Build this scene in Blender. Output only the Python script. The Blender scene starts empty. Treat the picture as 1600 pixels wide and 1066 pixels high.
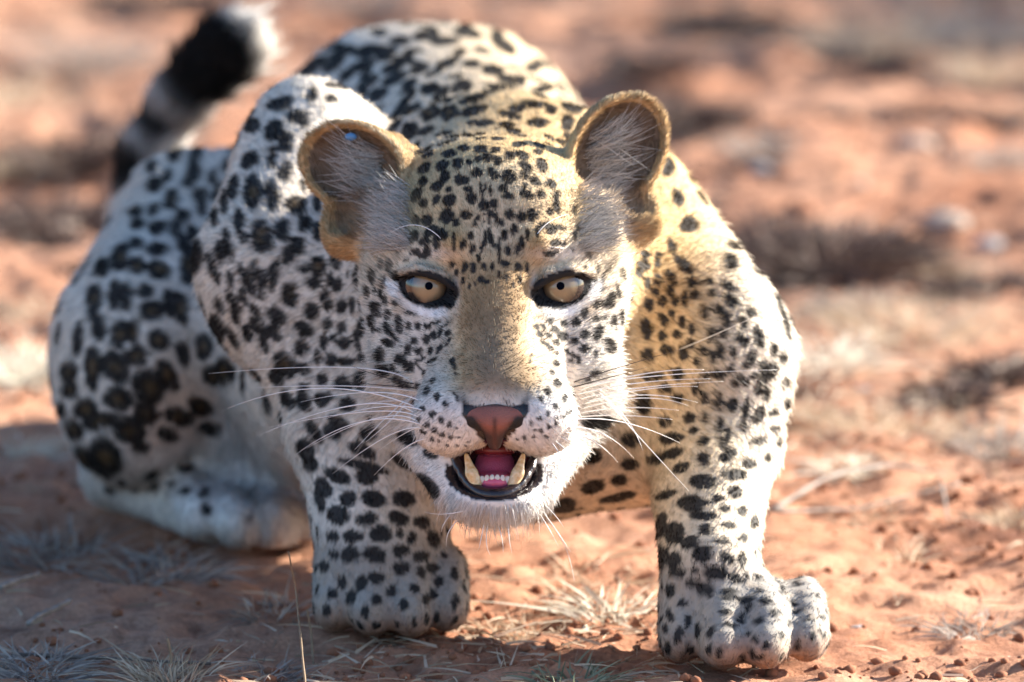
import bpy, math, random
import numpy as np
from mathutils import Vector, Matrix
from mathutils.bvhtree import BVHTree
from mathutils.kdtree import KDTree

SC = bpy.context.scene
COL = SC.collection
RNG = np.random.default_rng(7)
random.seed(7)

# ------------------------------------------------------------------ camera
CAM_Y, CAM_H, PITCH, LENS = -5.0, 1.056, math.radians(9.5), 270.0
cam = bpy.data.cameras.new('camera')
cam.lens, cam.sensor_width, cam.clip_end, cam.clip_start = LENS, 36.0, 3000.0, 0.1
cam.dof.use_dof = True
cam.dof.focus_distance = 5.02
cam.dof.aperture_fstop = 5.6
cam_o = bpy.data.objects.new('camera', cam)
COL.objects.link(cam_o)
cam_o.location = (0, CAM_Y, CAM_H)
cam_o.rotation_euler = (math.pi / 2 - PITCH, 0, 0)
SC.camera = cam_o

# ------------------------------------------------------------------ daylight
SUN_DIR = Vector((0.84, 0.34, 0.40)).normalized()
SUN_EL = math.asin(SUN_DIR.z)
SUN_AZ = math.atan2(SUN_DIR.x, SUN_DIR.y)
world = bpy.data.worlds.new('World')
SC.world = world
world.use_nodes = True
wn = world.node_tree
wn.nodes.clear()
sky = wn.nodes.new('ShaderNodeTexSky')
sky.sky_type = 'NISHITA'
sky.sun_disc = False
sky.sun_elevation = SUN_EL
sky.sun_rotation = SUN_AZ
sky.ozone_density = 4.0
bg = wn.nodes.new('ShaderNodeBackground')
bg.inputs[1].default_value = 0.080
wo = wn.nodes.new('ShaderNodeOutputWorld')
wn.links.new(sky.outputs[0], bg.inputs[0])
wn.links.new(bg.outputs[0], wo.inputs[0])
sun = bpy.data.lights.new('sun', 'SUN')
sun.energy = 5.0
sun.angle = math.radians(0.5)
sun.color = (1.0, 0.92, 0.80)
sun_o = bpy.data.objects.new('sun', sun)
COL.objects.link(sun_o)
sun_o.location = (4, 2, 4)
sun_o.rotation_euler = SUN_DIR.to_track_quat('Z', 'Y').to_euler()
SC.view_settings.view_transform = 'Standard'
SC.view_settings.look = 'None'
SC.view_settings.exposure = 1.88
SC.view_settings.gamma = 1.0
SC.view_settings.use_curve_mapping = False
SC.cycles_curves.shape = 'RIBBONS'
SC.cycles.max_bounces = 8
SC.cycles.transparent_max_bounces = 16

# ------------------------------------------------------------------ helpers
FPX = LENS / 36.0 * 1600.0
def at(px, py, Y):
    """world point at depth Y that sits at photo position (px, py)"""
    a, b = (px - 800.0) / FPX, (533.0 - py) / FPX
    d = np.array([a, math.cos(PITCH) + b * math.sin(PITCH), -math.sin(PITCH) + b * math.cos(PITCH)])
    return np.array([0, CAM_Y, CAM_H]) + d * ((Y - CAM_Y) / d[1])
def on_ground(px, py, z=0.0):
    a, b = (px - 800.0) / FPX, (533.0 - py) / FPX
    d = np.array([a, math.cos(PITCH) + b * math.sin(PITCH), -math.sin(PITCH) + b * math.cos(PITCH)])
    return np.array([0, CAM_Y, CAM_H]) + d * ((z - CAM_H) / d[2])
def mpp(Y):
    return (Y - CAM_Y) / FPX

# the head's own frame: u to the right, v up, w out of the face; unit = 1/2400 m or so
HO = at(773, 440, 0.02)
_w = np.array([0, CAM_Y, CAM_H]) - HO
HS = np.linalg.norm(_w) / FPX
HW = _w / np.linalg.norm(_w)
HU = np.array([1.0, 0, 0]); HU = HU - HW * HU.dot(HW); HU /= np.linalg.norm(HU)
HV = np.cross(HW, HU)
def head(u, v, w):
    return HO + HS * (u * HU + v * HV + w * HW)
def to_head(P):
    q = (np.asarray(P) - HO) / HS
    return np.stack([q @ HU, q @ HV, q @ HW], -1)

def link(o, parent=None):
    COL.objects.link(o)
    if parent is not None:
        o.parent = parent
    return o
def tag(o, label=None, cat=None, group=None, kind=None):
    if label: o['label'] = label
    if cat: o['category'] = cat
    if group: o['group'] = group
    if kind: o['kind'] = kind
    return o
def mesh_obj(name, V, F, mat=None, parent=None, smooth=True):
    me = bpy.data.meshes.new(name)
    V = np.asarray(V, dtype=np.float64)
    if isinstance(F, np.ndarray):
        n = F.shape[1]
        me.vertices.add(len(V)); me.vertices.foreach_set('co', V.ravel())
        me.loops.add(F.size); me.loops.foreach_set('vertex_index', F.ravel().astype(np.int32))
        me.polygons.add(len(F)); me.polygons.foreach_set('loop_start', np.arange(0, F.size, n, dtype=np.int32))
        me.update(calc_edges=True); me.validate()
    else:
        me.from_pydata([tuple(v) for v in V], [], F)
    if smooth:
        me.polygons.foreach_set('use_smooth', np.ones(len(me.polygons), dtype=bool))
    if mat is not None: me.materials.append(mat)
    o = bpy.data.objects.new(name, me)
    return link(o, parent)

# value noise on arrays -------------------------------------------------
_perm = np.random.default_rng(3).random((64, 64, 64)).astype(np.float32)
def vnoise(P, freq):
    q = np.asarray(P, dtype=np.float32) * freq
    i = np.floor(q).astype(np.int64); f = q - i; f = f * f * (3 - 2 * f)
    r = 0
    for dx in (0, 1):
        for dy in (0, 1):
            for dz in (0, 1):
                wgt = (f[..., 0] if dx else 1 - f[..., 0]) * (f[..., 1] if dy else 1 - f[..., 1]) * (f[..., 2] if dz else 1 - f[..., 2])
                r = r + wgt * _perm[(i[..., 0] + dx) & 63, (i[..., 1] + dy) & 63, (i[..., 2] + dz) & 63]
    return r
def fbm(P, freq, octv=4):
    r = 0; a = 1; s = 0
    for k in range(octv):
        r = r + a * vnoise(P, freq * 2 ** k); s += a; a *= 0.5
    return r / s
def smooth(a, b, x):
    t = np.clip((x - a) / (b - a), 0, 1)
    return t * t * (3 - 2 * t)

# implicit surfaces on a stretched grid -----------------------------------
class Field:
    def __init__(s, xs, ys, zs):
        s.ax = [np.asarray(a, dtype=np.float32) for a in (xs, ys, zs)]
        s.d = np.full([len(a) for a in s.ax], 0.05, dtype=np.float32)
    def box(s, lo, hi):
        sl = []
        for a, l, h in zip(s.ax, lo, hi):
            i, j = np.searchsorted(a, l), np.searchsorted(a, h)
            if j <= i: return None
            sl.append(slice(i, j))
        return tuple(sl)
    def mix(s, sl, e, k, sub=False):
        d = s.d[sl]
        if sub:
            e = -e
            h = np.clip(0.5 - 0.5 * (d - e) / k, 0, 1)
            s.d[sl] = d + (e - d) * h + k * h * (1 - h)
        else:
            h = np.clip(0.5 + 0.5 * (d - e) / k, 0, 1)
            s.d[sl] = d + (e - d) * h - k * h * (1 - h)
    def grids(s, sl):
        return s.ax[0][sl[0]][:, None, None], s.ax[1][sl[1]][None, :, None], s.ax[2][sl[2]][None, None, :]
    def cone(s, a, b, ra, rb, k=0.02, sub=False):
        a, b = np.asarray(a, float), np.asarray(b, float)
        R = max(ra, rb) + k + 0.02
        sl = s.box(np.minimum(a, b) - R, np.maximum(a, b) + R)
        if sl is None: return
        x, y, z = s.grids(sl)
        ab = b - a; L2 = ab.dot(ab) + 1e-12
        px, py, pz = x - a[0], y - a[1], z - a[2]
        t = np.clip((px * ab[0] + py * ab[1] + pz * ab[2]) / L2, 0, 1)
        e = np.sqrt((px - t * ab[0]) ** 2 + (py - t * ab[1]) ** 2 + (pz - t * ab[2]) ** 2) - (ra + (rb - ra) * t)
        s.mix(sl, e.astype(np.float32), k, sub)
    def ell(s, c, r, k=0.02, basis=None, sub=False):
        c, r = np.asarray(c, float), np.asarray(r, float)
        B = np.eye(3) if basis is None else np.asarray(basis, float)   # rows = axes
        R = r.max() + k + 0.02
        sl = s.box(c - R, c + R)
        if sl is None: return
        x, y, z = s.grids(sl)
        x, y, z = x - c[0], y - c[1], z - c[2]
        k0 = 0; k1 = 0
        for i in range(3):
            q = (x * B[i, 0] + y * B[i, 1] + z * B[i, 2]) / r[i]
            k0 = k0 + q * q; k1 = k1 + (q / r[i]) ** 2
        k0 = np.sqrt(k0); e = k0 * (k0 - 1) / np.maximum(np.sqrt(k1), 1e-6)
        s.mix(sl, e.astype(np.float32), k, sub)
    def surface(s):
        d = s.d; ins = d < 0
        c = np.zeros([n - 1 for n in d.shape], dtype=np.uint8)
        for i in (0, 1):
            for j in (0, 1):
                for l in (0, 1):
                    c += ins[i:i + c.shape[0], j:j + c.shape[1], l:l + c.shape[2]]
        act = (c > 0) & (c < 8)
        I = np.argwhere(act)
        idx = np.full(act.shape, -1, dtype=np.int32); idx[act] = np.arange(len(I))
        acc = np.zeros((len(I), 3)); cnt = np.zeros(len(I))
        corner = np.array([[i, j, l] for i in (0, 1) for j in (0, 1) for l in (0, 1)])
        dv = [d[I[:, 0] + q[0], I[:, 1] + q[1], I[:, 2] + q[2]].astype(np.float64) for q in corner]
        pos = [np.stack([s.ax[m][I[:, m] + q[m]] for m in range(3)], -1).astype(np.float64) for q in corner]
        for a in range(8):
            for b in range(a + 1, 8):
                if np.abs(corner[a] - corner[b]).sum() != 1: continue
                m = (dv[a] < 0) != (dv[b] < 0)
                t = dv[a] / np.where(m, dv[a] - dv[b], 1)
                acc += np.where(m[:, None], pos[a] + t[:, None] * (pos[b] - pos[a]), 0); cnt += m
        V = acc / cnt[:, None]
        F = []
        for ax in range(3):
            o1, o2 = (ax + 1) % 3, (ax + 2) % 3
            sl0 = [slice(None)] * 3; sl1 = [slice(None)] * 3
            sl0[ax] = slice(0, -1); sl1[ax] = slice(1, None)
            A, Bq = ins[tuple(sl0)], ins[tuple(sl1)]
            E = np.argwhere(A != Bq)
            E = E[(E[:, o1] > 0) & (E[:, o2] > 0) & (E[:, o1] < d.shape[o1] - 1) & (E[:, o2] < d.shape[o2] - 1)]
            fl = A[E[:, 0], E[:, 1], E[:, 2]]
            q = []
            for da, db in ((1, 1), (0, 1), (0, 0), (1, 0)):
                G = E.copy(); G[:, o1] -= da; G[:, o2] -= db
                q.append(idx[G[:, 0], G[:, 1], G[:, 2]])
            q = np.stack(q, -1)
            q[~fl] = q[~fl][:, ::-1]
            F.append(q)
        F = np.concatenate(F)
        return V, F[(F >= 0).all(1)]
def axis(lo, hi, f0, f1, fine, coarse):
    """grid line positions: fine between f0 and f1, coarse outside"""
    return np.concatenate([np.arange(f0 - coarse, lo - coarse, -coarse)[::-1], np.arange(f0, f1, fine), np.arange(f1 + (coarse - fine) * 0, hi + coarse, coarse)])
def relax(V, F, n=2, f=0.5):
    for _ in range(n):
        S = np.zeros_like(V); C = np.zeros(len(V))
        for a, b in ((0, 1), (1, 2), (2, 3), (3, 0)):
            np.add.at(S, F[:, a], V[F[:, b]]); np.add.at(S, F[:, b], V[F[:, a]])
            np.add.at(C, F[:, a], 1); np.add.at(C, F[:, b], 1)
        V = V + f * (S / np.maximum(C, 1)[:, None] - V)
    return V
def vnormals(V, F):
    n = np.cross(V[F[:, 2]] - V[F[:, 0]], V[F[:, 3]] - V[F[:, 1]])
    N = np.zeros_like(V)
    for i in range(4): np.add.at(N, F[:, i], n)
    return N / np.maximum(np.linalg.norm(N, axis=1), 1e-12)[:, None]

# materials -------------------------------------------------------------
class NT:
    def __init__(s, name):
        s.m = bpy.data.materials.new(name); s.m.use_nodes = True
        s.t = s.m.node_tree; s.t.nodes.clear()
        s.out = s.n('ShaderNodeOutputMaterial')
    def n(s, typ, **kw):
        nd = s.t.nodes.new(typ)
        for k, v in kw.items():
            if k.startswith('i_'):
                key = k[2:].replace('_', ' ')
                nd.inputs[int(key) if key.isdigit() else key].default_value = v
            else: setattr(nd, k, v)
        return nd
    def l(s, a, b): s.t.links.new(a, b)
    def ramp(s, fac, stops):
        r = s.n('ShaderNodeValToRGB'); e = r.color_ramp.elements
        while len(e) < len(stops): e.new(0.5)
        for q, (p, c) in zip(e, stops): q.position = p; q.color = (*c, 1)
        s.l(fac, r.inputs[0]); return r.outputs[0]
def simple(name, col, rough=0.5, noise=None, bump=0.0, scale=200, coat=0.0, spec=0.5, sub=0.0):
    t = NT(name)
    b = t.n('ShaderNodeBsdfPrincipled'); b.inputs['Roughness'].default_value = rough
    b.inputs['Specular IOR Level'].default_value = spec
    b.inputs['Coat Weight'].default_value = coat; b.inputs['Coat Roughness'].default_value = 0.08
    b.inputs['Subsurface Weight'].default_value = sub; b.inputs['Subsurface Scale'].default_value = 0.004
    tc = t.n('ShaderNodeTexCoord'); nz = t.n('ShaderNodeTexNoise'); nz.inputs['Scale'].default_value = scale; nz.inputs['Detail'].default_value = 5
    t.l(tc.outputs['Object'], nz.inputs['Vector'])
    c2 = noise if noise else tuple(0.7 * c for c in col)
    t.l(t.ramp(nz.outputs['Fac'], [(0.35, col), (0.7, c2)]), b.inputs['Base Color'])
    if bump:
        bp = t.n('ShaderNodeBump'); bp.inputs['Strength'].default_value = bump; bp.inputs['Distance'].default_value = 0.002
        t.l(nz.outputs['Fac'], bp.inputs['Height']); t.l(bp.outputs[0], b.inputs['Normal'])
    t.l(b.outputs[0], t.out.inputs[0])
    return t.m
# ------------------------------------------------------------------ ground: one sheet of red sand
def ground_height(x, y):
    P = np.stack([x, y, np.zeros_like(x)], -1)
    near = 1.0 / (1 + (np.maximum(np.abs(y) - 3, 0) + np.maximum(np.abs(x) - 2, 0)) * 0.2)
    hgt = (0.050 * (fbm(P, 2.2, 3) - 0.5) + 0.045 * (fbm(P + 2, 7, 2) - 0.5)) * smooth(0.7, 1.6, np.hypot(x, (y - 0.4) * 0.8)) * near
    hgt = hgt + 0.018 * (fbm(P + 9, 14, 3) - 0.5) * near + 0.016 * (fbm(P + 4, 46, 3) - 0.5) * near
    return hgt - 0.0055
def build_ground():
    fx = np.arange(-0.95, 0.951, 0.0062); fy = np.arange(-0.45, 4.4, 0.0062)
    ox = np.array([1.0, 1.1, 1.25, 1.5, 1.8, 2.3, 3, 4, 6, 9, 14, 22, 40, 80, 160, 400, 1000])
    xs = np.concatenate([-ox[::-1], fx, ox])
    ys = np.concatenate([-0.45 - ox[::-1] + 0.9, fy, 4.4 + ox - 0.9])
    X, Y = np.meshgrid(xs, ys, indexing='ij'); Z = ground_height(X, Y)
    n, m = X.shape; I = np.arange(n * m).reshape(n, m)
    F = np.stack([I[:-1, :-1], I[1:, :-1], I[1:, 1:], I[:-1, 1:]], -1).reshape(-1, 4)
    t = NT('red_sand'); tc = t.n('ShaderNodeTexCoord')
    def nz(scale, det=6, rough=0.6):
        q = t.n('ShaderNodeTexNoise'); q.inputs['Scale'].default_value = scale; q.inputs['Detail'].default_value = det; q.inputs['Roughness'].default_value = rough
        t.l(tc.outputs['Object'], q.inputs['Vector']); return q.outputs['Fac']
    a = t.ramp(nz(3.0), [(0.30, (0.40, 0.16, 0.08)), (0.5, (0.57, 0.285, 0.17)), (0.68, (0.66, 0.39, 0.265))])
    b = t.ramp(nz(55, 8), [(0.30, (0.55, 0.50, 0.48)), (0.48, (1, 1, 1)), (0.72, (1.2, 1.2, 1.15))])
    c = t.ramp(nz(320, 4), [(0.35, (0.7, 0.66, 0.62)), (0.55, (1, 1, 1)), (0.7, (1.2, 1.2, 1.2))])
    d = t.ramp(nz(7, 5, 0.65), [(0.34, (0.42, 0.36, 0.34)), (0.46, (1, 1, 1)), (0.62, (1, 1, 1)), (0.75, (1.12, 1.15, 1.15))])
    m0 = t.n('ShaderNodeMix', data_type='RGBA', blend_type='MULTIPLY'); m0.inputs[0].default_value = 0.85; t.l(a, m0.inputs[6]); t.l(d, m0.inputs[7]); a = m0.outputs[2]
    m1 = t.n('ShaderNodeMix', data_type='RGBA', blend_type='MULTIPLY'); m1.inputs[0].default_value = 0.8; t.l(a, m1.inputs[6]); t.l(b, m1.inputs[7])
    m2 = t.n('ShaderNodeMix', data_type='RGBA', blend_type='MULTIPLY'); m2.inputs[0].default_value = 0.7; t.l(m1.outputs[2], m2.inputs[6]); t.l(c, m2.inputs[7])
    bs = t.n('ShaderNodeBsdfPrincipled'); bs.inputs['Roughness'].default_value = 0.85; bs.inputs['Specular IOR Level'].default_value = 0.3
    t.l(m2.outputs[2], bs.inputs['Base Color'])
    bp = t.n('ShaderNodeBump'); bp.inputs['Strength'].default_value = 0.9; bp.inputs['Distance'].default_value = 0.009; t.l(nz(170, 8, 0.7), bp.inputs['Height']); t.l(bp.outputs[0], bs.inputs['Normal'])
    t.l(bs.outputs[0], t.out.inputs[0])
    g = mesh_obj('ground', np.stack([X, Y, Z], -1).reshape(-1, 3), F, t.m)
    tag(g, 'rough red sandy ground', 'ground', kind='structure')
build_ground()
def gz(x, y): return float(ground_height(np.array([x]), np.array([y]))[0])
# ------------------------------------------------------------------ the leopard's body as one implicit surface
def build_body():
    fx = axis(-0.42, 0.30, -0.136, 0.122, 0.0023, 0.0055)
    fy = axis(-0.10, 1.16, -0.062, 0.155, 0.0023, 0.0055)
    fz = axis(-0.012, 0.40, 0.085, 0.365, 0.0023, 0.0055)
    f = Field(fx, fy, fz)
    def C(a, b, ra, rb, k=0.03): f.cone(at(*a), at(*b), ra, rb, k)
    def E(c, r, k=0.03, basis=None): f.ell(at(*c), r, k, basis)
    # trunk: chest, back, loin, rump
    f.ell((-0.005, 0.33, 0.185), (0.130, 0.20, 0.130), 0.03)
    f.cone((-0.01, 0.36, 0.205), (-0.065, 0.78, 0.195), 0.122, 0.132, 0.03)
    f.cone((-0.065, 0.78, 0.195), (-0.135, 0.95, 0.150), 0.132, 0.098, 0.03)
    f.ell((0.02, 0.22, 0.165), (0.105, 0.10, 0.105), 0.04)            # breast between the forelegs
    f.ell((-0.12, 0.52, 0.13), (0.10, 0.20, 0.10), 0.03)              # belly
    # neck
    f.cone(head(5, 40, -190), (0.0, 0.33, 0.225), 0.078, 0.105, 0.04)
    f.cone(head(0, -180, -160), (0.0, 0.26, 0.185), 0.062, 0.10, 0.04)
    # far (image-left) shoulder blade, upper arm, forearm
    C((470, 205, 0.34), (415, 420, 0.25), 0.036, 0.046, 0.03)
    C((500, 260, 0.36), (470, 480, 0.26), 0.05, 0.06, 0.03)
    C((425, 430, 0.24), (520, 640, 0.19), 0.042, 0.032, 0.025)
    C((560, 470, 0.24), (600, 680, 0.19), 0.06, 0.055, 0.03)
    C((560, 690, 0.18), (590, 880, 0.125), 0.044, 0.037, 0.02)
    C((640, 700, 0.20), (625, 850, 0.14), 0.036, 0.030, 0.02)
    # near (image-right) shoulder, upper arm, forearm
    C((985, 345, 0.32), (1080, 520, 0.20), 0.052, 0.060, 0.03)
    C((930, 420, 0.30), (1000, 640, 0.20), 0.070, 0.066, 0.03)
    E((1112, 600, 0.175), (0.050, 0.06, 0.066), 0.03)
    C((1130, 570, 0.18), (1135, 700, 0.17), 0.040, 0.036, 0.02)
    C((1110, 700, 0.15), (1108, 890, 0.035), 0.042, 0.033, 0.02)
    # image-right forepaw
    def paw(cx, cy, Y, toes, hx, hy):
        E((cx, cy, Y), (hx, 0.046, hy), 0.015)
        for (tx, tY, r) in toes:
            p = at(tx, cy, tY); p[2] = 0.0195
            f.ell(p + np.array([0, 0.004, 0]), (r * 1.04, 0.030, 0.0190), 0.0068)
            f.ell(p + np.array([0, 0.026, 0.016]), (r * 0.95, 0.034, 0.018), 0.009)     # the toe's ridge runs back to the wrist
    paw(1150, 958, 0.035, [(1064, 0.010, 0.0150), (1128, -0.012, 0.0165), (1197, -0.012, 0.0165), (1261, 0.010, 0.0150)], 0.044, 0.028)
    # image-left forepaw
    paw(606, 918, 0.132, [(524, 0.112, 0.0150), (581, 0.094, 0.0160), (642, 0.094, 0.0160), (698, 0.112, 0.0150)], 0.041, 0.028)
    # haunch: thigh, knee, shank, long hind foot
    C((350, 370, 0.80), (225, 520, 0.52), 0.066, 0.060, 0.03)
    C((300, 345, 0.66), (225, 560, 0.50), 0.056, 0.058, 0.03)
    E((205, 610, 0.50), (0.048, 0.075, 0.070), 0.03)
    C((215, 640, 0.50), (190, 735, 0.58), 0.044, 0.028, 0.02)
    C((180, 740, 0.585), (330, 800, 0.47), 0.021, 0.025, 0.015)
    for (tx, ty, tY, r) in ((318, 815, 0.43, 0.0215), (372, 818, 0.412, 0.020), (425, 815, 0.418, 0.0205), (470, 808, 0.45, 0.018)):
        p = at(tx, ty, tY); p[2] = max(p[2], r * 0.9)
        f.cone(p + np.array([-0.015, 0.05, 0.008]), p, r * 0.8, r * 0.82, 0.003)
    C((310, 640, 0.56), (380, 750, 0.53), 0.055, 0.034, 0.02)
    C((400, 620, 0.52), (430, 760, 0.48), 0.052, 0.028, 0.02)          # pale flank fold above the foot
    # tail lifted behind the haunch
    T = [(300, 420, 0.98, 0.034), (222, 330, 1.02, 0.022), (232, 240, 1.02, 0.0175), (278, 160, 1.01, 0.017), (318, 112, 1.0, 0.0175), (350, 80, 0.99, 0.019), (366, 66, 0.98, 0.017)]
    for a, b in zip(T[:-1], T[1:]):
        C(a[:3], b[:3], a[3], b[3], 0.012)
    # ---------------- head
    B = np.stack([HU, HV, HW])
    def HE(c, r, k=30, basis=None, sub=False): f.ell(head(*c), np.array(r) * HS, k * HS, B if basis is None else basis, sub)
    def HC(a, b, ra, rb, k=25, sub=False): f.cone(head(*a), head(*b), ra * HS, rb * HS, k * HS, sub)
    def eye_basis(s, t=math.radians(13)):
        return np.stack([math.cos(t) * HU + s * math.sin(t) * HV, -s * math.sin(t) * HU + math.cos(t) * HV, HW])
    HE((6, 66, -165), (188, 152, 180), 40)
    HE((0, -10, -98), (212, 150, 135), 40)
    for s in (-1, 1):
        HE((s * 108, -125, -80), (88, 118, 100), 40)
        HC((s * 64, 52, 10), (s * 160, 43, -58), 32, 30, 18)
        HC((s * 26, 25, 6), (s * 25, -165, 110), 34, 31, 16)
        HE((s * 61, -208, 96), (66, 58, 68), 18)
        HE((s * 57, -240, 82), (62, 30, 58), 14)
        HC((s * 60, -322, 25), (s * 138, -180, -105), 38, 52, 25)
    HE((4, 84, -84), (112, 105, 88), 45)
    HE((0, -185, 50), (105, 85, 100), 35)
    HE((0, -338, 54), (72, 38, 62), 16)
    HE((0, -260, -95), (128, 105, 120), 40)
    HE((0, -288, 94), (67, 46, 92), 8, sub=True)
    for s in (-1, 1):
        HE((s * 57, -236, 84), (61, 27, 57), 10)
    for s in (-1, 1):
        HE((s * 103, -8, 42), (36, 24, 44), 10, basis=eye_basis(s), sub=True)
    # bridge and the slopes beside it
    HC((0, 45, -4), (0, -160, 112), 42, 36, 20)
    for s in (-1, 1):
        HC((s * 62, -60, 8), (s * 66, -165, 62), 34, 40, 25)
    # eyes are opened again after the bridge was laid in
    for s in (-1, 1):
        HE((s * 103, -9, 46), (38, 23.5, 46), 5, basis=eye_basis(s), sub=True)
        HC((s * 64, -10, 44), (s * 70, -26, 40), 9, 7, 8, sub=True)
    # upper lids
    for s in (-1, 1):
        HC((s * 64, -10, 40), (s * 84, 8, 37), 6, 9, 5)
        HC((s * 84, 8, 37), (s * 118, 18, 28), 9, 9.5, 5)
        HC((s * 118, 18, 28), (s * 148, 12, 2), 9.5, 6, 5)
    # ears: a cupped disc, a lower lobe and a hollow
    def ear(c, r, rot, nrm, lobe, lr, inner):
        n = np.array(nrm, float); n /= np.linalg.norm(n)
        e1 = np.array([math.cos(rot), math.sin(rot), 0.0]); e1 -= n * e1.dot(n); e1 /= np.linalg.norm(e1)
        e2 = np.cross(n, e1)
        Bw = np.stack([q[0] * HU + q[1] * HV + q[2] * HW for q in (e1, e2, n)])
        f.ell(head(*c), np.array((r[0], r[1], 46)) * HS, 10 * HS, Bw)
        f.ell(head(*lobe), np.array((lr, lr * 1.35, 40)) * HS, 16 * HS, Bw)
        HC(inner[0], inner[1], inner[2], inner[3], 20)
        sg = np.sign(c[0])
        HC((sg * 158, 212, -190), (sg * 105, 150, -175), 20, 40, 30)      # the ear's inner edge runs down to the crown
        HC((sg * 226, 90, -178), (sg * 180, 50, -150), 28, 36, 25)
        cc = np.array(c, float) + n * 40
        f.ell(head(*cc), np.array((r[0] - 3, r[1] - 3, 70)) * HS, 5 * HS, Bw, sub=True)
        cl = np.array(lobe, float) + n * 42 + np.array((-4 * np.sign(c[0]), 22, 0))
        f.ell(head(*cl), np.array((lr - 9, lr * 1.35 - 6, 52)) * HS, 10 * HS, Bw, sub=True)
    ear((-222, 182, -165), (96, 70), math.radians(-20), (-0.36, 0.12, 0.92), (-228, 95, -160), 44, ((-150, 110, -150), (-190, 140, -190), 45, 40))
    ear((192, 205, -165), (106, 76), math.radians(50), (0.36, 0.12, 0.92), (210, 115, -160), 42, ((140, 115, -150), (170, 145, -190), 45, 40))
    # slight unevenness of flesh under the coat
    V, F = f.surface()
    V = relax(V, F, 2, 0.45)
    body_w = smooth(-200, -300, to_head(V)[:, 2])
    V = V + vnormals(V, F) * (0.010 * (fbm(V, 16, 2) - 0.5) * body_w)[:, None]
    return V, F
import time as _t
_t0 = _t.time()
BV, BF = build_body()
BN = vnormals(BV, BF)
print('body', len(BV), len(BF), 'verts', _t.time() - _t0)
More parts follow.
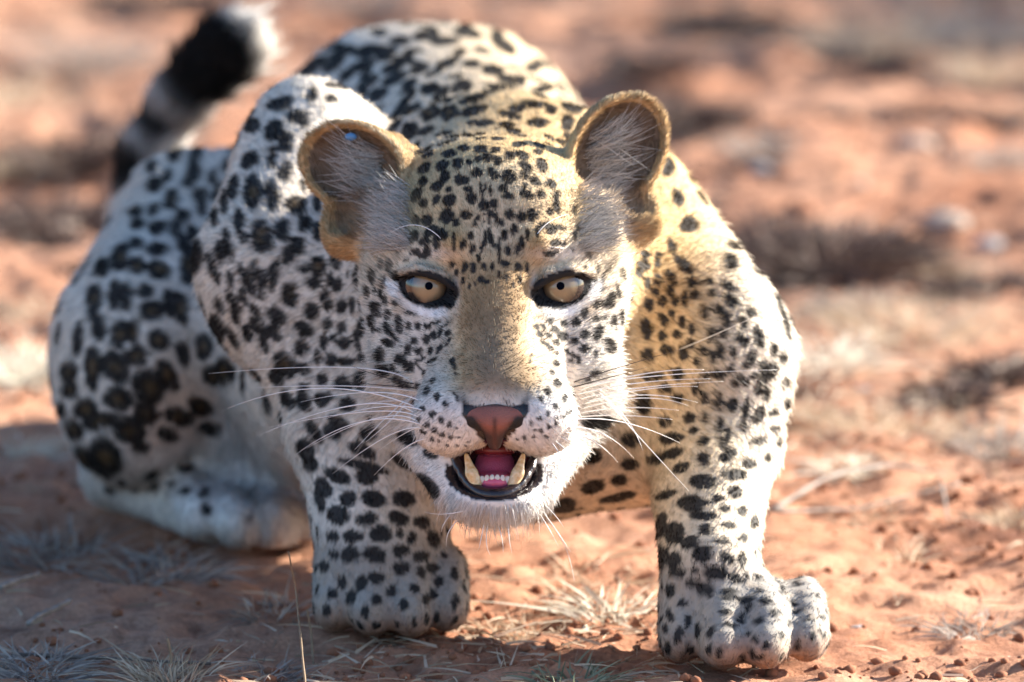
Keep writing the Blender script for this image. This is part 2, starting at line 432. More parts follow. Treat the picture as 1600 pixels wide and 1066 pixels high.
# ------------------------------------------------------------------ coat markings: (x0, y0, scale, dot size factor, [(x, y, rx, ry, turn), ...])
SPOTS = [
 (540, 330, 6.66, 1.0, [(1055,50,85,50,-30),(1250,40,60,40),(1150,120,40,45),(850,85,55,50),(735,90,35,45,20),(605,100,35,55,15),(440,170,50,60,30),(185,330,40,60,20),(290,380,35,50,20),(505,300,45,70,25),(560,370,35,80,25),(690,270,80,55,-35),(890,215,85,35,-35),(820,320,60,45),(1010,240,50,60),(945,310,35,90,5),(1125,310,22,95),(1225,345,35,55,10),(1305,255,35,50),(1320,390,35,50,15),(1450,280,20,75),(1510,280,25,90,-10),(1415,380,22,60,5),(1590,360,25,80),(715,425,55,35,-15),(850,420,45,50),(790,470,50,25,10),(625,510,25,12),(195,545,35,70,8),(105,650,28,110,10),(360,540,30,60,10),(445,560,32,70,5),(270,670,38,85,-5),(140,760,35,75,12),(215,840,30,70,-5),(295,820,18,35,10),(380,750,25,90,15),(360,850,22,60),(65,975,35,75,5),(165,980,35,90),(290,985,50,50),(400,925,28,55),(520,940,40,45),(510,665,50,35),(1110,550,22,50),(1240,585,30,65,15),(1155,625,22,40,10),(1330,590,35,55),(1440,570,25,45),(1520,580,25,40),(1385,480,28,45),(1590,480,15,60),(1220,720,20,40),(1410,710,30,40),(1470,740,25,30),(1290,780,15,25),(1350,760,15,30),(1590,660,20,40),(15,660,25,40)]),
 (780, 330, 6.66, 1.0, [(100,30,45,55),(235,60,45,60),(340,40,60,70),(20,120,25,40),(150,190,35,60),(60,250,35,60),(290,240,25,60),(230,330,30,70),(85,410,35,50),(180,410,30,50),(5,380,18,50),(430,160,40,30),(540,190,60,55),(640,170,45,25,20),(400,220,30,50),(850,170,45,40,30),(790,260,25,50),(590,330,55,45),(665,340,35,30),(520,440,70,30),(600,430,35,20),(985,360,28,55,-20),(925,425,28,80,-15),(1120,335,30,25),(1230,330,25,60),(770,390,25,15),(65,550,45,35),(190,580,30,50),(230,590,20,40),(290,580,20,50),(75,690,35,40),(215,710,25,45),(145,760,15,30),(1135,590,35,50),(1030,600,18,60),(1210,490,20,50),(1290,650,30,70,-20),(1330,590,20,45,-20),(1075,720,22,70),(1050,810,40,40),(1240,820,22,90,-10),(1160,920,50,85,15),(1020,965,35,35),(1360,900,30,70),(940,780,35,45),(930,850,45,40),(720,950,90,45,-15),(890,1000,35,55),(1275,1045,35,30),(890,580,45,25,15)]),
 (540, 470, 6.66, 1.0, [(70,60,35,90),(165,60,30,75),(300,60,60,60),(430,150,35,60),(265,200,40,70),(550,250,40,100,-5),(330,120,30,50,-15),(680,120,60,30),(160,280,45,110,5),(285,290,22,45),(345,305,20,25),(430,280,40,70,-20),(500,370,25,60,-40),(250,390,45,50),(660,265,30,50),(755,265,35,50),(850,265,40,35),(440,440,70,40,25),(705,420,40,40),(840,405,40,50),(915,360,30,45),(980,340,22,45,15),(1065,335,30,40,30),(120,430,30,100,-15),(645,515,45,55),(765,525,40,45),(880,520,40,40,-30),(975,500,25,60,30),(1060,430,20,50,30),(350,560,50,80),(565,610,65,60),(770,620,70,22,-30),(880,630,80,18,-25),(650,690,60,60),(380,730,70,60,35),(490,720,30,60,-30),(160,590,40,40),(200,640,60,20,20),(830,760,40,40),(775,710,25,20),(900,835,30,35),(840,935,40,50),(755,890,35,45),(945,1005,35,45),(1110,630,28,40,25),(1130,690,18,25),(1140,770,15,25),(540,830,60,40,20),(610,890,70,30,10),(930,230,60,15,-15),(1040,250,60,12,-30),(1150,1000,18,70,-25)]),
 (780, 470, 6.66, 1.0, [(885,100,40,90),(1010,40,30,40),(1140,30,70,50,-20),(1275,130,35,45),(1195,210,35,60),(1280,210,35,50),(1215,285,22,25),(1010,185,50,30),(1100,175,20,25),(540,200,40,50),(670,225,35,35),(800,220,50,50),(380,270,30,40,-40),(460,270,25,40,-30),(580,300,45,40),(660,370,60,45,30),(420,350,40,28,35),(515,360,45,28,30),(1035,330,50,80,20),(900,350,50,40),(780,420,50,40),(600,435,40,30,20),(470,435,50,20,30),(890,500,50,40),(540,495,30,25),(1130,420,35,40),(1170,480,60,70),(1005,550,25,45),(705,525,40,25,35),(780,570,40,22,40),(830,615,28,45),(605,548,28,20),(595,655,38,38),(745,635,25,25),(550,745,32,32),(670,780,40,35),(690,820,20,20),(610,860,45,50),(510,940,35,45),(440,1020,25,45),(685,1020,30,50),(750,960,30,40),(1000,760,60,30,-30),(920,830,40,20,-30),(340,565,20,20),(318,635,15,22),(312,715,12,18)]),
 (600, 590, 8.0, 1.0, [(430,125,40,50),(655,250,38,48),(765,330,35,40,-30),(380,310,35,35),(480,390,40,40),(600,460,45,45),(710,530,40,45),(820,590,40,38),(905,630,30,20),(430,530,30,30),(530,600,50,30),(625,660,40,32),(730,720,40,35),(835,755,35,30),(935,750,25,20),(600,770,30,30),(680,800,25,20),(790,850,22,18),(920,860,22,18),(1020,860,22,20),(1060,805,25,12),(1160,840,15,10),(490,680,60,25,30)]),
 (780, 590, 8.0, 1.0, [(735,75,45,50),(615,170,35,45),(525,260,28,45),(820,265,40,45),(710,365,40,45),(605,450,28,40),(505,510,25,30),(410,580,25,25),(890,190,40,40),(870,445,50,22,-30),(810,490,30,20),(735,520,25,20),(710,570,28,25),(620,620,30,28),(530,670,28,28),(455,655,28,15),(430,745,25,20),(590,740,25,25),(320,755,22,30),(235,780,20,12),(335,815,12,10)]),
 (640, 180, 5.61, 1.0, [(240,250,70,22),(300,165,90,25,-5),(540,150,55,22,-15),(470,195,60,25,-10),(130,310,80,25,-10),(345,335,65,40),(475,290,60,28,10),(620,295,60,35),(755,300,40,30,-15),(875,350,45,45),(990,350,55,35,20),(960,255,60,25),(770,205,50,25),(960,185,70,25),(625,200,40,50),(1140,260,50,22,15),(1130,320,45,30),(155,345,50,30,-15),(125,465,65,40,-35),(285,440,60,40,-35),(425,420,45,50),(520,410,30,30),(600,380,25,35),(680,370,45,45),(770,400,40,40),(1020,450,65,35,35),(1160,440,45,65,-25),(310,540,40,55,20),(240,620,60,40,-30),(440,565,45,45),(485,570,35,40),(590,500,45,40),(750,530,40,35),(710,490,25,40),(870,540,60,60),(1010,520,40,45,20),(1100,580,55,35,40),(1235,600,50,40,30),(115,580,45,45,20),(340,650,28,28),(510,645,45,25),(820,640,40,40),(1005,615,30,25),(860,710,60,28),(60,700,45,65,30),(120,770,40,40),(235,740,30,55,30),(340,745,65,50,-20),(545,725,50,50),(1030,700,65,40,20),(1150,695,35,40),(1290,700,35,40),(1285,790,30,70,-15),(745,770,35,45),(635,790,30,45),(620,640,15,50),(650,680,12,80,10),(710,650,15,60),(680,790,15,70),(700,890,12,60),(650,890,12,60),(325,885,55,70,35),(490,875,50,35),(870,870,40,40),(980,890,40,50),(155,920,45,50),(55,920,35,40),(580,930,20,60,30),(790,940,45,25,30),(740,870,40,22,30),(1235,845,28,30),(1180,960,50,25),(1320,985,50,22,15),(1500,985,40,35),(1440,820,22,30),(195,1010,60,40,-30)]),
 (300, 120, 4.1, 1.0, [(230,390,40,70,20),(270,460,32,70,15),(215,560,22,60,5),(385,315,60,50,-30),(330,235,45,55,30),(480,110,45,80,30),(570,170,95,45,-15),(650,255,40,50),(710,270,50,55),(520,340,55,75,30),(595,420,55,75,10),(510,520,40,70,10),(370,530,70,55,-40),(600,605,45,70,15),(390,740,65,120),(510,760,45,100,-5),(670,820,75,65),(265,710,38,85,8),(205,800,28,90),(155,740,30,75,12),(125,640,30,60,15),(140,900,28,70),(155,480,30,60,10),(300,930,40,90,-5),(320,1020,28,60,-8),(440,1000,65,95),(585,975,50,75,5),(720,945,50,60,20),(815,990,45,70),(220,1020,30,60,-5),(75,970,28,60,-5),(60,840,40,60),(50,740,50,30,-20),(710,690,25,45,-20),(800,810,30,60),(85,310,80,35,-10),(250,160,60,40,-45),(200,270,40,40,-30),(390,90,35,25),(770,110,40,50,20),(890,140,50,20),(680,1050,60,25),(30,480,35,60),(20,600,40,70)]),
 (300, 360, 3.807, 1.0, [(165,130,35,85,-8),(215,100,32,100,-10),(400,60,55,80),(455,80,30,55),(535,30,40,40,20),(610,115,75,50,-30),(565,160,45,60),(650,90,40,45),(745,215,60,60),(720,310,45,50),(665,235,25,35),(850,165,38,75,-10),(125,230,30,110,-20),(228,290,28,60,-8),(320,300,32,115,-25),(370,240,28,70,-5),(410,320,24,110),(480,270,32,110,5),(578,380,58,85),(710,480,50,62,-25),(670,590,70,48,35),(650,705,50,60),(245,430,35,85,-28),(160,450,28,60,-25),(300,400,20,60,-15),(380,490,25,70,-25),(500,510,70,50,55),(490,610,40,65,-28),(330,610,30,65,-10),(425,650,35,95,-15),(370,570,20,60,-15),(550,800,60,95,-30),(500,880,40,60,-35),(660,830,40,50,-25),(820,290,22,50,5),(865,325,35,50,10),(785,390,25,45,10),(810,450,35,40),(890,455,38,50,15),(800,560,32,40),(890,580,32,40),(780,665,28,60),(905,675,45,40),(840,640,25,20),(745,750,22,50),(830,770,45,40),(910,780,60,30),(770,890,40,40,-20),(885,910,40,45),(1020,890,60,60),(670,930,35,30),(660,1010,50,60,-30),(770,1010,40,45),(810,1000,25,30),(560,1000,35,60,-30),(920,1040,45,30),(255,520,18,60,-30),(240,640,25,80,-30),(70,470,55,110),(150,590,50,100,-15),(70,690,55,90),(130,870,80,60,30)]),
 (420, 600, 3.33, 1.0, [(180,100,35,55,-35),(270,85,32,40,-30),(310,70,22,28),(385,10,50,25),(500,10,50,30),(410,110,45,40),(365,205,65,32,30),(325,250,55,35,40),(560,165,50,35,-10),(520,255,50,40),(235,250,35,65,-40),(190,340,45,60,-20),(220,420,40,40),(485,345,75,35,25),(500,430,130,25,15),(360,480,70,38,20),(510,490,60,35,5),(285,540,40,55,-30),(265,610,25,60,-15),(415,600,42,42),(545,600,65,42,10),(700,600,60,42,15),(360,685,60,48,25),(510,705,55,38,-15),(675,700,50,40,15),(585,780,58,45),(435,795,55,32),(335,795,36,32),(680,780,25,22),(745,800,25,35,30),(800,720,45,32,10),(860,810,32,50,-20),(340,890,28,28),(425,885,48,42),(545,885,65,32),(690,870,45,32),(790,900,40,30),(285,950,26,28),(560,920,35,20),(690,960,45,32),(850,960,38,28,10),(380,1030,25,40),(480,1040,30,40,30),(885,1030,25,30),(560,1010,40,30),(725,285,65,35,25),(700,405,70,30,30),(830,530,35,80,-40),(840,360,40,30,20),(100,100,40,30,40),(330,1090,28,30),(430,1110,25,40,20),(560,1120,30,25),(640,1080,28,30),(760,1060,25,25),(700,1150,25,30),(300,1180,22,28),(500,1190,22,36),(820,1120,22,28)]),
 (980, 340, 3.807, 1.0, [(90,150,28,45,-10),(100,215,35,25,20),(95,285,40,35),(185,225,22,22),(180,280,22,22),(70,330,25,25),(125,395,22,38,-10),(185,375,22,45),(265,355,25,50,-35),(335,280,30,65,-45),(265,170,25,50,-20),(190,40,40,20,30),(385,385,28,32),(410,460,30,28),(485,380,28,20),(505,445,32,28),(620,495,50,30,35),(610,410,50,15,25),(210,495,20,32),(255,440,14,32),(285,500,30,25,40),(130,520,28,40,-10),(170,445,14,14),(345,490,16,45),(465,565,25,40),(545,545,35,28,30),(590,610,30,50,-20),(265,570,14,16),(220,610,25,45,-30),(325,620,22,35,-10),(115,660,32,65,-10),(210,700,22,32),(300,695,24,26),(385,665,16,35,-5),(690,620,22,40,-20),(490,700,18,50),(570,690,24,40,-20),(665,700,16,40),(700,740,26,30),(785,715,28,65,-10),(740,570,28,25,30),(875,790,16,40),(930,840,25,30),(240,790,38,32),(335,805,28,45,-10),(125,820,36,42),(450,795,16,32,-8),(560,795,25,50,-10),(505,830,16,30),(740,840,28,55,15),(710,880,24,24),(845,920,40,65,40),(810,890,22,40,10),(620,900,18,35),(545,940,40,30),(755,945,18,16),(305,930,32,40),(160,950,60,25),(415,860,16,22),(455,945,14,25),(680,960,30,22),(640,990,20,18),(945,990,20,32),(225,1020,35,30),(410,1020,16,45,10),(540,1055,28,16),(780,1020,20,40),(830,1040,20,35),(630,800,12,40,-15),(380,750,14,30),(710,985,18,16)]),
 (860, 560, 2.665, 1.0, [(530,165,26,22),(390,190,35,45),(420,80,45,15),(640,165,12,28),(695,185,18,50),(760,195,28,32),(815,215,16,50,10),(870,235,22,40,30),(900,155,16,28),(985,190,10,24),(930,230,22,18),(580,250,24,24),(640,250,14,22,20),(595,300,20,16),(705,280,18,32,15),(730,335,22,45,20),(640,345,28,18,-30),(805,280,16,25),(870,345,40,14,-15),(935,295,24,16),(475,265,28,20),(500,335,55,22,-10),(335,340,38,30),(200,265,70,30),(440,420,38,22,-10),(510,395,45,22,-15),(330,440,38,26),(545,455,38,22,-25),(285,505,34,22),(170,405,42,32),(175,535,45,28,-15),(95,475,32,28),(60,615,48,32,-15),(420,510,58,18,-18),(640,420,28,28,-30),(740,405,40,22,-30),(830,440,34,24,10),(955,360,12,18),(905,415,12,22),(765,485,50,24),(640,515,60,30),(770,555,26,28,-30),(700,585,24,20),(590,605,62,32),(635,655,50,20),(725,625,26,18),(800,635,22,22),(850,685,18,32),(745,695,32,18,10),(460,695,22,55,10),(515,730,42,48,20),(650,715,35,25),(720,760,36,16),(800,745,22,24),(580,765,42,26,-10),(515,840,34,34),(460,830,18,50),(635,815,46,36),(735,825,38,20,35),(800,835,18,34),(530,893,34,16),(605,885,18,14),(685,893,48,30),(775,918,28,14,30),(865,910,16,12),(815,908,18,12,30),(595,940,36,24,10),(500,970,20,30,10),(655,970,34,26),(740,980,34,26,10),(970,965,22,16),(280,580,80,18,-12),(290,640,95,14,-40),(130,685,100,16,-22),(480,570,50,16,-20)]),
 (1010, 860, 5.17, 0.9, [(810,395,90,30,-10),(970,410,70,26,15),(630,490,60,20),(190,530,40,60,-20),(290,430,50,35,-10),(330,580,30,70,10),(415,650,28,70),(515,660,22,60,10),(260,690,45,90,10),(680,610,60,28,10),(755,560,30,70),(900,570,30,45,25),(820,680,25,30),(890,720,22,40),(850,840,30,50,-20),(820,450,40,50),(1050,500,50,35),(930,870,20,25),(1210,490,30,20),(1190,430,25,12),(500,800,25,50,20),(960,770,22,45,10),(590,830,20,60,10),(1330,560,15,40,-20),(440,900,20,50),(780,870,15,40),(150,630,20,40)]),
 (440, 30, 3.2, 1.0, [(150,240,80,30,-30),(300,170,70,25,-25),(440,160,80,30,-10),(260,230,60,25,-35),(350,260,70,25,-35),(420,240,50,30,-20),(520,170,50,30,-20),(560,240,60,25,-25),(610,200,50,25,-20),(330,310,70,22,-40),(430,320,60,25,-35),(480,380,50,30,-30),(560,300,60,25,-25),(690,250,50,22,-20),(660,170,45,22),(720,80,60,25,-10),(590,110,50,20),(640,320,40,20,-20),(740,350,45,30,-20),(800,370,45,25,-45),(900,345,50,35,-20),(620,410,70,20,-50),(650,470,40,65,20),(580,470,80,15,-55),(740,470,45,40,-20),(840,470,45,40,-30),(560,540,60,15,-50),(640,560,35,45,30),(720,560,40,20,-20),(810,110,70,22),(930,70,70,22,10),(890,170,30,35),(1000,170,40,35),(950,225,40,18),(1060,255,50,28),(1110,130,70,28,35),(1120,230,30,40,20),(1120,300,40,25),(1190,310,25,45,20),(1260,240,50,25,-30),(1130,360,90,20,10),(1310,350,90,18,-15),(960,400,70,18,-15),(960,460,70,22,-15),(1170,450,40,15),(1260,430,70,18),(1350,450,25,25),(1430,520,30,40),(1280,520,50,25),(1000,520,70,18),(1450,440,50,25,20),(830,220,60,18,-20)]),
 (80, 180, 4.1, 1.0, [(790,240,45,70,25),(900,290,30,100,15),(880,430,45,40),(930,230,40,45),(770,540,55,70,10),(640,330,40,50,20),(660,450,60,50,-30),(680,720,60,50,-10),(650,610,35,50,25),(740,390,30,50,20),(800,700,35,90,10),(840,820,40,60),(840,640,50,40),(900,760,45,60,-20),(920,900,50,120),(950,520,50,40,-20),(960,590,35,60,-10),(680,860,75,45,-5),(690,1000,70,55,5),(560,970,45,60,10),(540,820,50,40),(430,910,50,85,10),(320,980,50,70,25),(550,700,50,40,-30),(540,620,50,50,-40)]),
 (60, 380, 2.132, 1.0, [(275,45,30,50,10),(325,75,28,32),(400,85,38,28),(500,70,32,70,5),(185,185,30,45,10),(180,230,25,35),(250,175,22,50,5),(290,180,22,50),(355,160,28,26),(375,225,42,35),(435,200,25,50,-5),(475,220,28,60,-10),(200,285,24,45),(130,320,18,60,5),(268,305,28,50,5),(315,300,28,45,-10),(330,375,40,35),(400,325,35,42,-20),(480,370,25,45,-10),(180,415,30,75),(100,430,32,35),(105,490,30,30),(255,415,40,60,-25),(370,480,55,65,-20),(430,440,30,60,-25),(265,520,52,38,10),(160,555,42,38),(210,595,60,30,-15),(305,625,52,45),(360,570,45,35,30),(465,580,52,32,20),(540,545,48,32,25),(120,625,30,40,-20),(150,720,32,45,-10),(225,715,55,70,-25),(340,680,30,25),(430,640,40,22,25),(190,770,25,35),(240,820,20,18),(280,800,14,12),(375,775,25,15,-30),(385,810,25,12,-40),(320,820,12,12),(440,805,15,12),(490,825,20,15),(550,830,20,22,20),(560,890,20,25),(710,845,15,15),(705,915,12,12),(570,620,40,25),(490,750,30,18),(75,560,18,30),(620,430,40,50)]),
]
# ------------------------------------------------------------------ the coat: where each marking sits on the skin
EYE = np.array([0, CAM_Y, CAM_H])
_tree = BVHTree.FromPolygons([Vector(v) for v in BV], [tuple(int(i) for i in q) for q in BF])
def place_spots():
    out = []
    for si, (x0, y0, sc, kf, lst) in enumerate(SPOTS):
        for s in lst:
            x, y, rx, ry = s[:4]; ang = math.radians(s[4]) if len(s) > 4 else 0.0
            px, py = x0 + x / sc, y0 + y / sc
            d = at(px, py, 0) - EYE; d /= np.linalg.norm(d)
            hit = _tree.ray_cast(Vector(EYE), Vector(d))
            if hit[0] is None: continue
            c, n = np.array(hit[0]), np.array(hit[1])
            if abs(d.dot(n)) < (0.1 if si in (6, 13, 14) else 0.18): continue
            m = np.linalg.norm(c - EYE) / FPX
            right = np.cross(d, (0, 0, 1.0)); right /= np.linalg.norm(right); up = np.cross(right, d)
            ax = [right * math.cos(ang) - up * math.sin(ang), -right * math.sin(ang) - up * math.cos(ang)]
            k = kf * (1.12 if si in (0, 1, 2, 3, 6) else 1.05 if si < 7 else {7: 1.02, 8: 0.98, 9: 1.08, 10: 1.15, 11: 1.08, 12: 1.0, 13: 1.15, 14: 1.06, 15: 1.04}[si])
            lo = 0 if si < 7 else 6.0 if si >= 9 else 6.8
            r = [max(q / sc, lo) * m * k for q in (rx, ry)]
            out.append((c, n, ax[0], r[0], ax[1], r[1], si, 1.8 if si < 7 else 3.2 if si == 13 else 2.6))
    return out
SPOT_LIST = place_spots()
def hidden_side_spots():
    """markings on the flanks and back that the camera does not see"""
    toeye = EYE - BV; toeye /= np.linalg.norm(toeye, axis=1)[:, None]
    hq = to_head(BV)
    cand = np.where((BV[:, 2] > 0.10) & (hq[:, 2] < -235) & ((BN * toeye).sum(1) < 0.75))[0]
    cand = RNG.permutation(cand)[:9000]
    pts = [s[0] for s in SPOT_LIST]; arr = np.array(pts); out = []
    for i in cand:
        p = BV[i]
        if len(out) > 600: break
        fc = (BN[i] * toeye[i]).sum()
        gap = 0.020 if fc < 0.2 else 0.026 if fc < 0.4 or p[0] < -0.22 else 0.034
        if (((arr - p) ** 2).sum(1) < gap ** 2).any(): continue
        arr = np.vstack([arr, p]); n = BN[i]
        t = np.cross(n, (1.0, 0.25 * RNG.normal(), 0.0)); t /= np.linalg.norm(t); b = np.cross(n, t)
        along = RNG.uniform(0.9, 1.1) if n[2] < 0.4 or p[0] < -0.16 else RNG.uniform(1.4, 1.9)
        out.append((p, n, t, RNG.uniform(0.009, 0.012) * along, b, RNG.uniform(0.0052, 0.0070), 12, 1.9))
    cand = np.where((BV[:, 2] < 0.075) & (BV[:, 2] > 0.012) & (BV[:, 1] < 0.25))[0]      # small flecks over the toes
    for i in RNG.permutation(cand)[:2500]:
        p = BV[i]
        if (((arr - p) ** 2).sum(1) < 0.0115 ** 2).any(): continue
        arr = np.vstack([arr, p]); n = BN[i]
        t = np.cross(n, (1.0, 0.3 * RNG.normal(), 0.0)); t /= np.linalg.norm(t); b = np.cross(n, t)
        out.append((p, n, t, RNG.uniform(0.003, 0.0062), b, RNG.uniform(0.002, 0.0036), 12, 1.9))
    return out
SPOT_LIST += hidden_side_spots()
def spot_field(P):
    """(darkness, tan centre) of the coat pattern at points P"""
    wob = fbm(P, 130, 3) - 0.5; wob2 = fbm(P + 7.3, 420, 2) - 0.5
    best = np.full(len(P), 9.0); centre = np.zeros(len(P))
    order = np.argsort(P[:, 0]); xs = P[order, 0]
    for (c, n, t, r1, b, r2, si, cap) in SPOT_LIST:
        rm = max(r1, r2); R = 1.15 * cap * rm
        i, j = np.searchsorted(xs, c[0] - R), np.searchsorted(xs, c[0] + R)
        ix = order[i:j]; q = P[ix] - c
        m = (np.abs(q[:, 1]) < R) & (np.abs(q[:, 2]) < R)
        ix = ix[m]; q = q[m]
        if not len(ix): continue
        dn = q @ n
        ok = np.abs(dn) < min(1.6 * max(r1, r2), 0.03) + 0.004
        dd = np.maximum(np.sqrt((q @ t / r1) ** 2 + (q @ b / r2) ** 2), np.sqrt((q * q).sum(1)) / (cap * rm))
        amp = 0.9 if si < 7 else 1.0
        dd = dd + amp * wob[ix] * 0.35 + 0.2 * wob2[ix] + np.where(ok, 0, 9)
        best[ix] = np.minimum(best[ix], dd)
        if si in (7, 8, 13, 14, 15) and min(r1, r2) > 0.0062:
            centre[ix] = np.maximum(centre[ix], 1 - smooth(0.05, 0.55, dd))
    return 1 - smooth(0.92, 1.10, best), centre

EARS = []
for c, r, rot, nrm in (((-222, 182, -165), (96, 70), math.radians(-20), (-0.36, 0.12, 0.92)), ((192, 205, -165), (106, 76), math.radians(50), (0.36, 0.12, 0.92))):
    n = np.array(nrm, float); n /= np.linalg.norm(n)
    e1 = np.array([math.cos(rot), math.sin(rot), 0.0]); e1 -= n * e1.dot(n); e1 /= np.linalg.norm(e1)
    EARS.append((np.array(c, float), r, n, e1, np.cross(n, e1)))
TAIL = np.array([at(*q) for q in ((222, 330, 1.02), (232, 240, 1.02), (278, 160, 1.01), (318, 112, 1.0), (350, 80, 0.99), (366, 66, 0.98))])
def tail_param(P):
    best = np.full(len(P), 9.0); s = np.zeros(len(P)); tan = np.zeros_like(P)
    L = np.concatenate([[0], np.cumsum(np.linalg.norm(np.diff(TAIL, axis=0), axis=1))])
    for a, b, l0, l1 in zip(TAIL[:-1], TAIL[1:], L[:-1], L[1:]):
        ab = b - a; t = np.clip(((P - a) @ ab) / ab.dot(ab), 0, 1)
        d = np.linalg.norm(P - a - t[:, None] * ab, axis=1)
        m = d < best
        best[m] = d[m]; s[m] = (l0 + t[m] * (l1 - l0)) / L[-1]; tan[m] = ab / np.linalg.norm(ab)
    return best, s, tan

WHITE = np.array((0.76, 0.72, 0.67)); CREAM = np.array((0.65, 0.53, 0.38)); GOLD = np.array((0.57, 0.36, 0.14))
TAN = np.array((0.31, 0.185, 0.08)); BLACK = np.array((0.005, 0.0045, 0.005)); GREY = np.array((0.30, 0.275, 0.245))
def blend(c, t, w):
    return c + (np.asarray(t) - c) * np.clip(w, 0, 1)[:, None]
def gauss(u, v, cu, cv, su, sv):
    return np.exp(-0.5 * (((u - cu) / su) ** 2 + ((v - cv) / sv) ** 2))

def coat(P, N):
    """per point: colour, fur length (0 = bare), region masks"""
    h = to_head(P); u, v, w = h.T; au = np.abs(u); s = np.sign(u)
    n1 = fbm(P, 45, 3) - 0.5; n2 = fbm(P + 3.1, 300, 2) - 0.5
    hw = smooth(-270, -190, w) * smooth(-440, -395, v) * (au < np.where(v > 40, 320, 238 - 0.45 * np.clip(-v - 150, 0, 400)))
    x, y, z = P.T
    # ---- body ground colour
    col = np.tile(CREAM, (len(P), 1))
    dorsal = smooth(0.15, 0.85, N[:, 2]) * smooth(0.2, 0.27, z)
    col = blend(col, GOLD, 0.32 * dorsal)
    col = blend(col, GOLD, 0.75 * smooth(0.14, 0.05, np.abs(x - 0.03)) * smooth(0.14, 0.24, z) * smooth(0.5, 0.3, y))
    col = blend(col, GOLD, 0.5 * smooth(0.04, 0.09, x) * smooth(0.17, 0.11, x) * smooth(0.08, 0.16, z) * (y < 0.45))
    col = blend(col, WHITE, 0.85 * smooth(0.13, 0.06, z) * smooth(0.33, 0.40, y))
    col = blend(col, WHITE, 0.35 * smooth(0.12, 0.19, x) * (y < 0.4))
    col = blend(col, WHITE, 0.5 * smooth(0.0, -0.13, x))  # left side painted whiter so its shade reads bluer
    paw = smooth(0.085, 0.05, z) * (y < 0.25)
    col = blend(col, GREY, 0.9 * paw)  # grey paw fur, darkened further to carry the paws' shading
    col = blend(col, TAN * 0.8, 0.30 * paw * smooth(0.0, 0.25, n2 + n1))
    L = 0.0048 + 0.002 * n1
    L = L + 0.014 * smooth(0.15, 0.08, z) * smooth(0.38, 0.46, y) * smooth(-0.22, -0.17, x)      # loose belly hair
    L = L * (1 - 0.35 * smooth(0.14, 0.08, z) * (y < 0.3)) * (1 - 0.15 * paw)
    col = blend(col, (0.40, 0.40, 0.41), 0.5 * smooth(0.15, 0.10, z) * smooth(0.40, 0.47, y) * smooth(-0.24, -0.20, x))  # grey tint paints shade into the belly and flank hair
    spots, cen = spot_field(P)
    # ---- head ground colour
    hc = np.tile(CREAM, (len(P), 1))
    hc = blend(hc, WHITE, 0.6 * smooth(30, -60, v) * smooth(40, 90, au))
    hc = blend(hc, GOLD, 0.8 * smooth(30, 110, v) * (1 - 0.55 * gauss(u, v, 8, 110, 70, 70)))
    hc = blend(hc, GOLD, 0.65 * smooth(170, 220, v))
    bridge = smooth(74, 30, au + 45 * n1 + 25 * n2) * smooth(-205, -160, v) * smooth(60, 0, v)
    hc = blend(hc, GOLD * 0.85, 0.6 * smooth(88, 48, au) * smooth(-200, -150, v) * smooth(80, 30, v))
    hc = blend(hc, TAN, 0.85 * bridge)
    hc = blend(hc, (0.19, 0.145, 0.10), 0.8 * bridge * gauss(u, v, 0, -125, 34, 55))
    hc = blend(hc, (0.62, 0.58, 0.52), 0.85 * gauss(u, v, 0, -186, 46, 13) * (w > 40))
    hc = blend(hc, (0.50, 0.29, 0.10), 0.85 * gauss(au, v, 64, 58, 18, 28))
    hc = blend(hc, TAN, 0.55 * gauss(au, v, 82, -110, 20, 38))
    muz = smooth(-165, -195, v) * smooth(-20, 20, w)
    hc = blend(hc, WHITE, 0.9 * muz * smooth(45, 70, au + 0.4 * (-v - 160)))
    hc = blend(hc, WHITE, smooth(-300, -325, v) * smooth(-60, 20, w))
    hc = blend(hc, WHITE, 0.6 * smooth(-170, -240, v))
    # eye surroundings
    ex, ey = au - 103, v + 9
    _c, _s = math.cos(math.radians(13)), math.sin(math.radians(13))
    ex, ey = ex * _c + ey * _s, ey * _c - ex * _s
    ee = (ex / 38) ** 2 + (ey / np.where(ey > 0, 20, 25)) ** 2
    front = (w > -70)
    hc = blend(hc, (0.85, 0.83, 0.80), front * smooth(3.6, 3.0, ee) * smooth(4, -8, ey) * smooth(-44, -22, ex))
    hc = blend(hc, (0.62, 0.58, 0.53), 0.7 * front * gauss(au, v, 61, -18, 4.2, 20))
    hc = blend(hc, WHITE, 0.45 * front * gauss(au, v, 104, 44, 34, 7))
    hc = blend(hc, (0.48, 0.30, 0.14), 0.5 * front * gauss(au, v, 150, -38, 12, 14))
    hb = np.where(smooth(48, 30, au) * smooth(-10, -30, v) * smooth(-200, -180, v) > 0.5, 0.0, 1.0)   # no markings on the bridge itself
    spots = spots * (1 - 0.9 * front * smooth(3.4, 2.9, ee) * (ey < -4))
    rim = front * np.where(ey > 0, smooth(1.8, 1.5, ee), smooth(1.85, 1.55, ee))
    rim = np.maximum(rim, front * (gauss(au, v, 70, -30, 8, 12) > 0.55))
    rim = np.maximum(rim, front * (gauss(au, v, 146, 3, 14, 6) > 0.6))
    col = blend(col, hc, hw)
    spots = np.where(hw > 0.5, spots * hb, spots)
    L = L * (1 - hw) + hw * (0.0032 + 0.0022 * smooth(90, 190, au) * smooth(120, -60, v) - 0.0004 * bridge + 0.012 * smooth(130, 210, au) * smooth(-90, -220, v) + 0.006 * smooth(-320, -360, v) - 0.0004 * muz * smooth(-300, -270, v))
    # ---- ears
    earmask = np.zeros(len(P)); inner = np.zeros(len(P))
